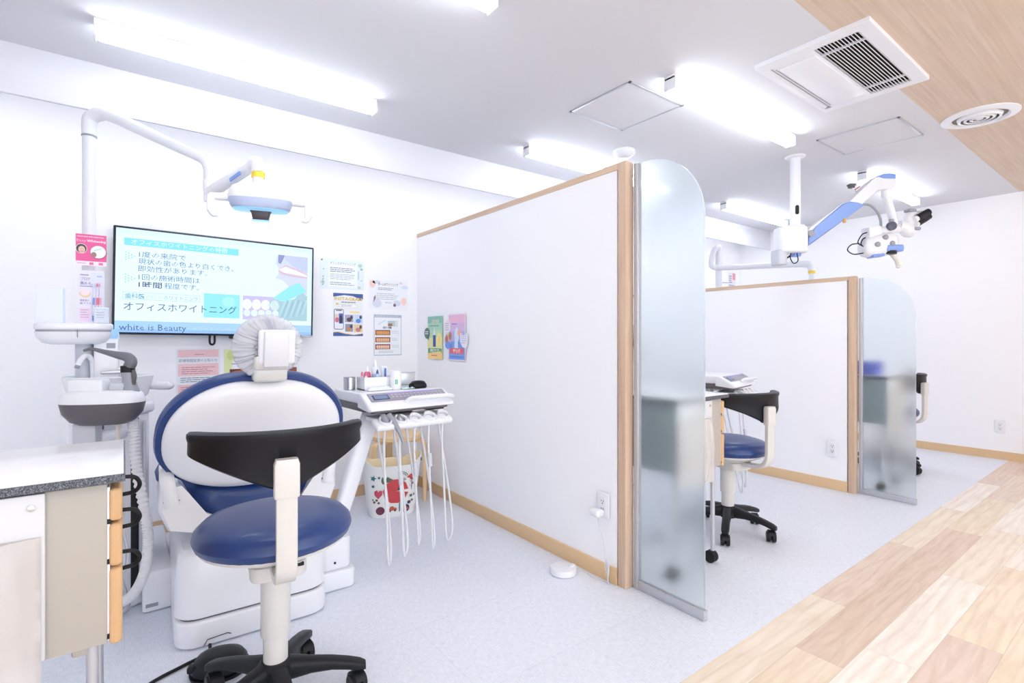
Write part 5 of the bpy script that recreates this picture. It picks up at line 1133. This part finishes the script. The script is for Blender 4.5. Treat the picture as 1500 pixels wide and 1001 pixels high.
MB().prism(rrect(0.07, 0.12, 0.02, 4, -0.118, 0.0), -0.79, -0.68, 0.008).build('counterweight', PGREY, t)
MB().at(q(335, 655, -0.05), rx=PI / 2).lathe([(0.022, -0.014), (0.024, 0.010), (0.012, 0.014)], 20).build('joint_knob', MGREY, t)
MB().tube([q(195, 800, -0.03), q(190, 840, -0.03), q(215, 880, -0.03), q(248, 860, -0.03), q(240, 800, -0.03)], 0.0038, 8).build('cable_loop', BLACK, t)
MB().tube([q(150, 850, -0.03), q(190, 820, -0.03)], 0.006, 8, False).build('cable_stub', BLACK, t)
MB().box((0.005, 0, -0.712), (0.05, 0.06, 0.03), 0.006).build('blue_foot', BLUE2, t)
def sidebar(pts, w, m, name, bev=0.2):
    b = MB(); n = len(pts); cx = sum(p[0] for p in pts) / n; cz = sum(p[2] for p in pts) / n
    r = []
    for s, y in ((0.93, -w / 2), (1.0, -w / 2 + 0.006), (1.0, w / 2 - 0.006), (0.93, w / 2)): r.append([(cx + (p[0] - cx) * (1 - (1 - s) * bev), y, cz + (p[2] - cz) * (1 - (1 - s) * 1.0)) for p in pts])
    b.loft(r); return b.build(name, m, t)
sidebar([q(320, 750), q(325, 690), q(385, 600), q(590, 425), q(640, 408), q(700, 415), q(748, 432)], 0.085, BLUE2, 'lower_arm')
sidebar([q(315, 660), q(330, 625), q(590, 412), q(660, 400), q(640, 410), q(590, 428), q(350, 640)], 0.060, PWHITE, 'arm_cover')
sidebar([q(640, 412), q(805, 245), q(850, 215), q(990, 205), q(1003, 270), q(985, 305), q(850, 322), q(735, 432)], 0.075, PWHITE, 'upper_arm')
sidebar([q(845, 216), q(900, 194), q(950, 192), q(990, 200), q(990, 234), q(900, 232)], 0.080, BLUE2, 'arm_cap')
MB().cyl(q(945, 300), q(945, 372), 0.031, 0.029, seg=24).build('drop_post', PWHITE, t)
MB().tube([q(945, 345), q(960, 400), q(985, 480), q(1012, 575)], [0.028, 0.030, 0.027, 0.024], 16).build('drop_link', PWHITE, t)
MB().cyl(q(597, 540, -0.04), q(597, 570, -0.04), 0.011, seg=12).build('orange_stop', mat('orange_plastic', (222, 160, 70), 0.4), t)
MB().tube([q(700, 430, -0.02), q(790, 432, -0.03), q(850, 480, -0.03), q(888, 540, -0.02), q(908, 600, 0)], 0.0085, 10).build('grey_conduit', MGREY, t)
MB().at(q(700, 262, 0.03)).box((0, 0, 0), (0.045, 0.04, 0.014), 0.003).box((0, 0, -0.014), (0.035, 0.03, 0.016), 0.003).build('top_camera', DGREY, t)
MB().cyl(q(705, 285, 0.03), q(735, 320, 0.03), 0.009, seg=10).build('camera_stem', PWHITE, t)
MB().cyl(q(720, 300, 0.02), q(760, 275, 0.02), 0.004, seg=8).build('red_rod', ink((206, 90, 84)), t)
MB().tube([q(880, 640), q(930, 620), q(1000, 610), q(1060, 600)], [0.030, 0.034, 0.034, 0.030], 18).build('cross_tube', PWHITE, t)
MB().at(q(955, 597, -0.045), rx=PI / 2).lathe([(0.024, -0.02), (0.031, -0.014), (0.031, 0.010), (0.022, 0.014), (0.001, 0.014)], 24).build('focus_knob', mat('slate_knob', (82, 86, 104), 0.4), t)
MB().cyl(q(955, 545, -0.04), q(955, 572, -0.04), 0.016, seg=16).build('small_knob', MGREY, t)
MB().at(q(835, 642), ry=-0.12).box((0, 0, 0), (0.095, 0.09, 0.085), 0.012, 3).build('camera_box', PWHITE, t)
b = MB(); rr = []
for a_, w_, h_, zz in ((755, 0.05, 0.045, 755), (775, 0.07, 0.070, 750), (830, 0.085, 0.085, 745), (900, 0.09, 0.090, 735), (965, 0.085, 0.080, 725), (1005, 0.065, 0.060, 720), (1020, 0.03, 0.03, 718)):
    c = q(a_, zz); rr.append([(c[0], y, c[2] + z) for y, z in superell(w_ * 0.8, h_, 2.6, 28)])
b.loft(rr); b.build('microscope_head', PWHITE, t, smooth=60)
MB().at(q(965, 768, -0.03), ry=0.0).box((0, 0, 0), (0.125, 0.09, 0.05), 0.014, 3).build('blue_skirt', BLUE2, t)
MB().at(q(850, 822, -0.02), ry=-0.15).box((0, 0, 0), (0.085, 0.08, 0.022), 0.008).build('blue_base', BLUE2, t)
MB().at(q(945, 800, -0.035)).lathe([(0.044, 0.012), (0.044, -0.010), (0.030, -0.012)], 28).build('objective_lens', BLACK, t)
for a_, b2 in ((890, 688), (940, 735), (830, 742)): MB().at(q(a_, b2, -0.068), rx=PI / 2).lathe([(0.018, -0.006), (0.019, 0.006), (0.012, 0.012), (0.001, 0.012)], 18).build('dial', MGREY, t)
MB().at(q(1040, 763, -0.03), ry=PI / 2).lathe([(0.014, -0.014), (0.016, 0.008), (0.001, 0.010)], 16).build('end_knob', DGREY, t)
MB().tube([q(985, 790), q(1010, 820), q(1035, 850), q(1045, 890), q(1035, 908)], [0.018, 0.018, 0.020, 0.022, 0.012], 14).build('grip_handle', mat('ivory_grip', (232, 230, 222), 0.4), t)
MB().tube([q(1040, 585), q(1090, 600), q(1120, 625), q(1150, 640)], [0.040, 0.046, 0.050, 0.036], 18).build('tilt_joint', PWHITE, t)
MB().tube([q(1100, 600), q(1118, 560), q(1130, 515), q(1165, 490)], [0.034, 0.036, 0.034, 0.026], 18).build('binocular_body', PWHITE, t)
MB().at(q(1133, 470), ry=0.1).box((0, 0, 0), (0.055, 0.06, 0.022), 0.008).build('top_plate', MGREY, t)
MB().at(q(1190, 475), ry=0.12).box((0, 0, 0), (0.075, 0.05, 0.012), 0.004).build('side_plate', PWHITE, t)
MB().at(q(1150, 616, -0.04)).box((0, 0, 0), (0.046, 0.03, 0.022), 0.008).build('grey_paddle', MGREY, t)
for a0, b0, a1, b1, y in ((1148, 538, 1238, 488, -0.045), (1215, 560, 1305, 500, 0.03)):
    MB().tube([q(a0 - 20, b0 + 10, y), q(a0, b0, y)], 0.022, 16, False).build('eye_tube', PWHITE, t)
    MB().tube([q(a0, b0, y), q(a0 + (a1 - a0) * 0.6, b0 + (b1 - b0) * 0.6, y), q(a1, b1, y)], [0.023, 0.025, 0.024], 18, False).build('eyepiece', BLACK, t)
MB().tube([q(785, 640, -0.02), q(745, 660, -0.02), q(715, 720, -0.02), q(760, 750, -0.02)], 0.004, 8).build('cable', BLACK, t)
MB().tube([q(785, 680, -0.02), q(755, 690, -0.02), q(738, 730, -0.02), q(765, 755, -0.02)], 0.004, 8).build('cable', BLACK, t)
MB().tube([q(725, 725, -0.02), q(665, 735, -0.02), q(635, 775, -0.02), q(680, 808, -0.02), q(755, 800, -0.02)], 0.004, 8).build('cable', BLACK, t)
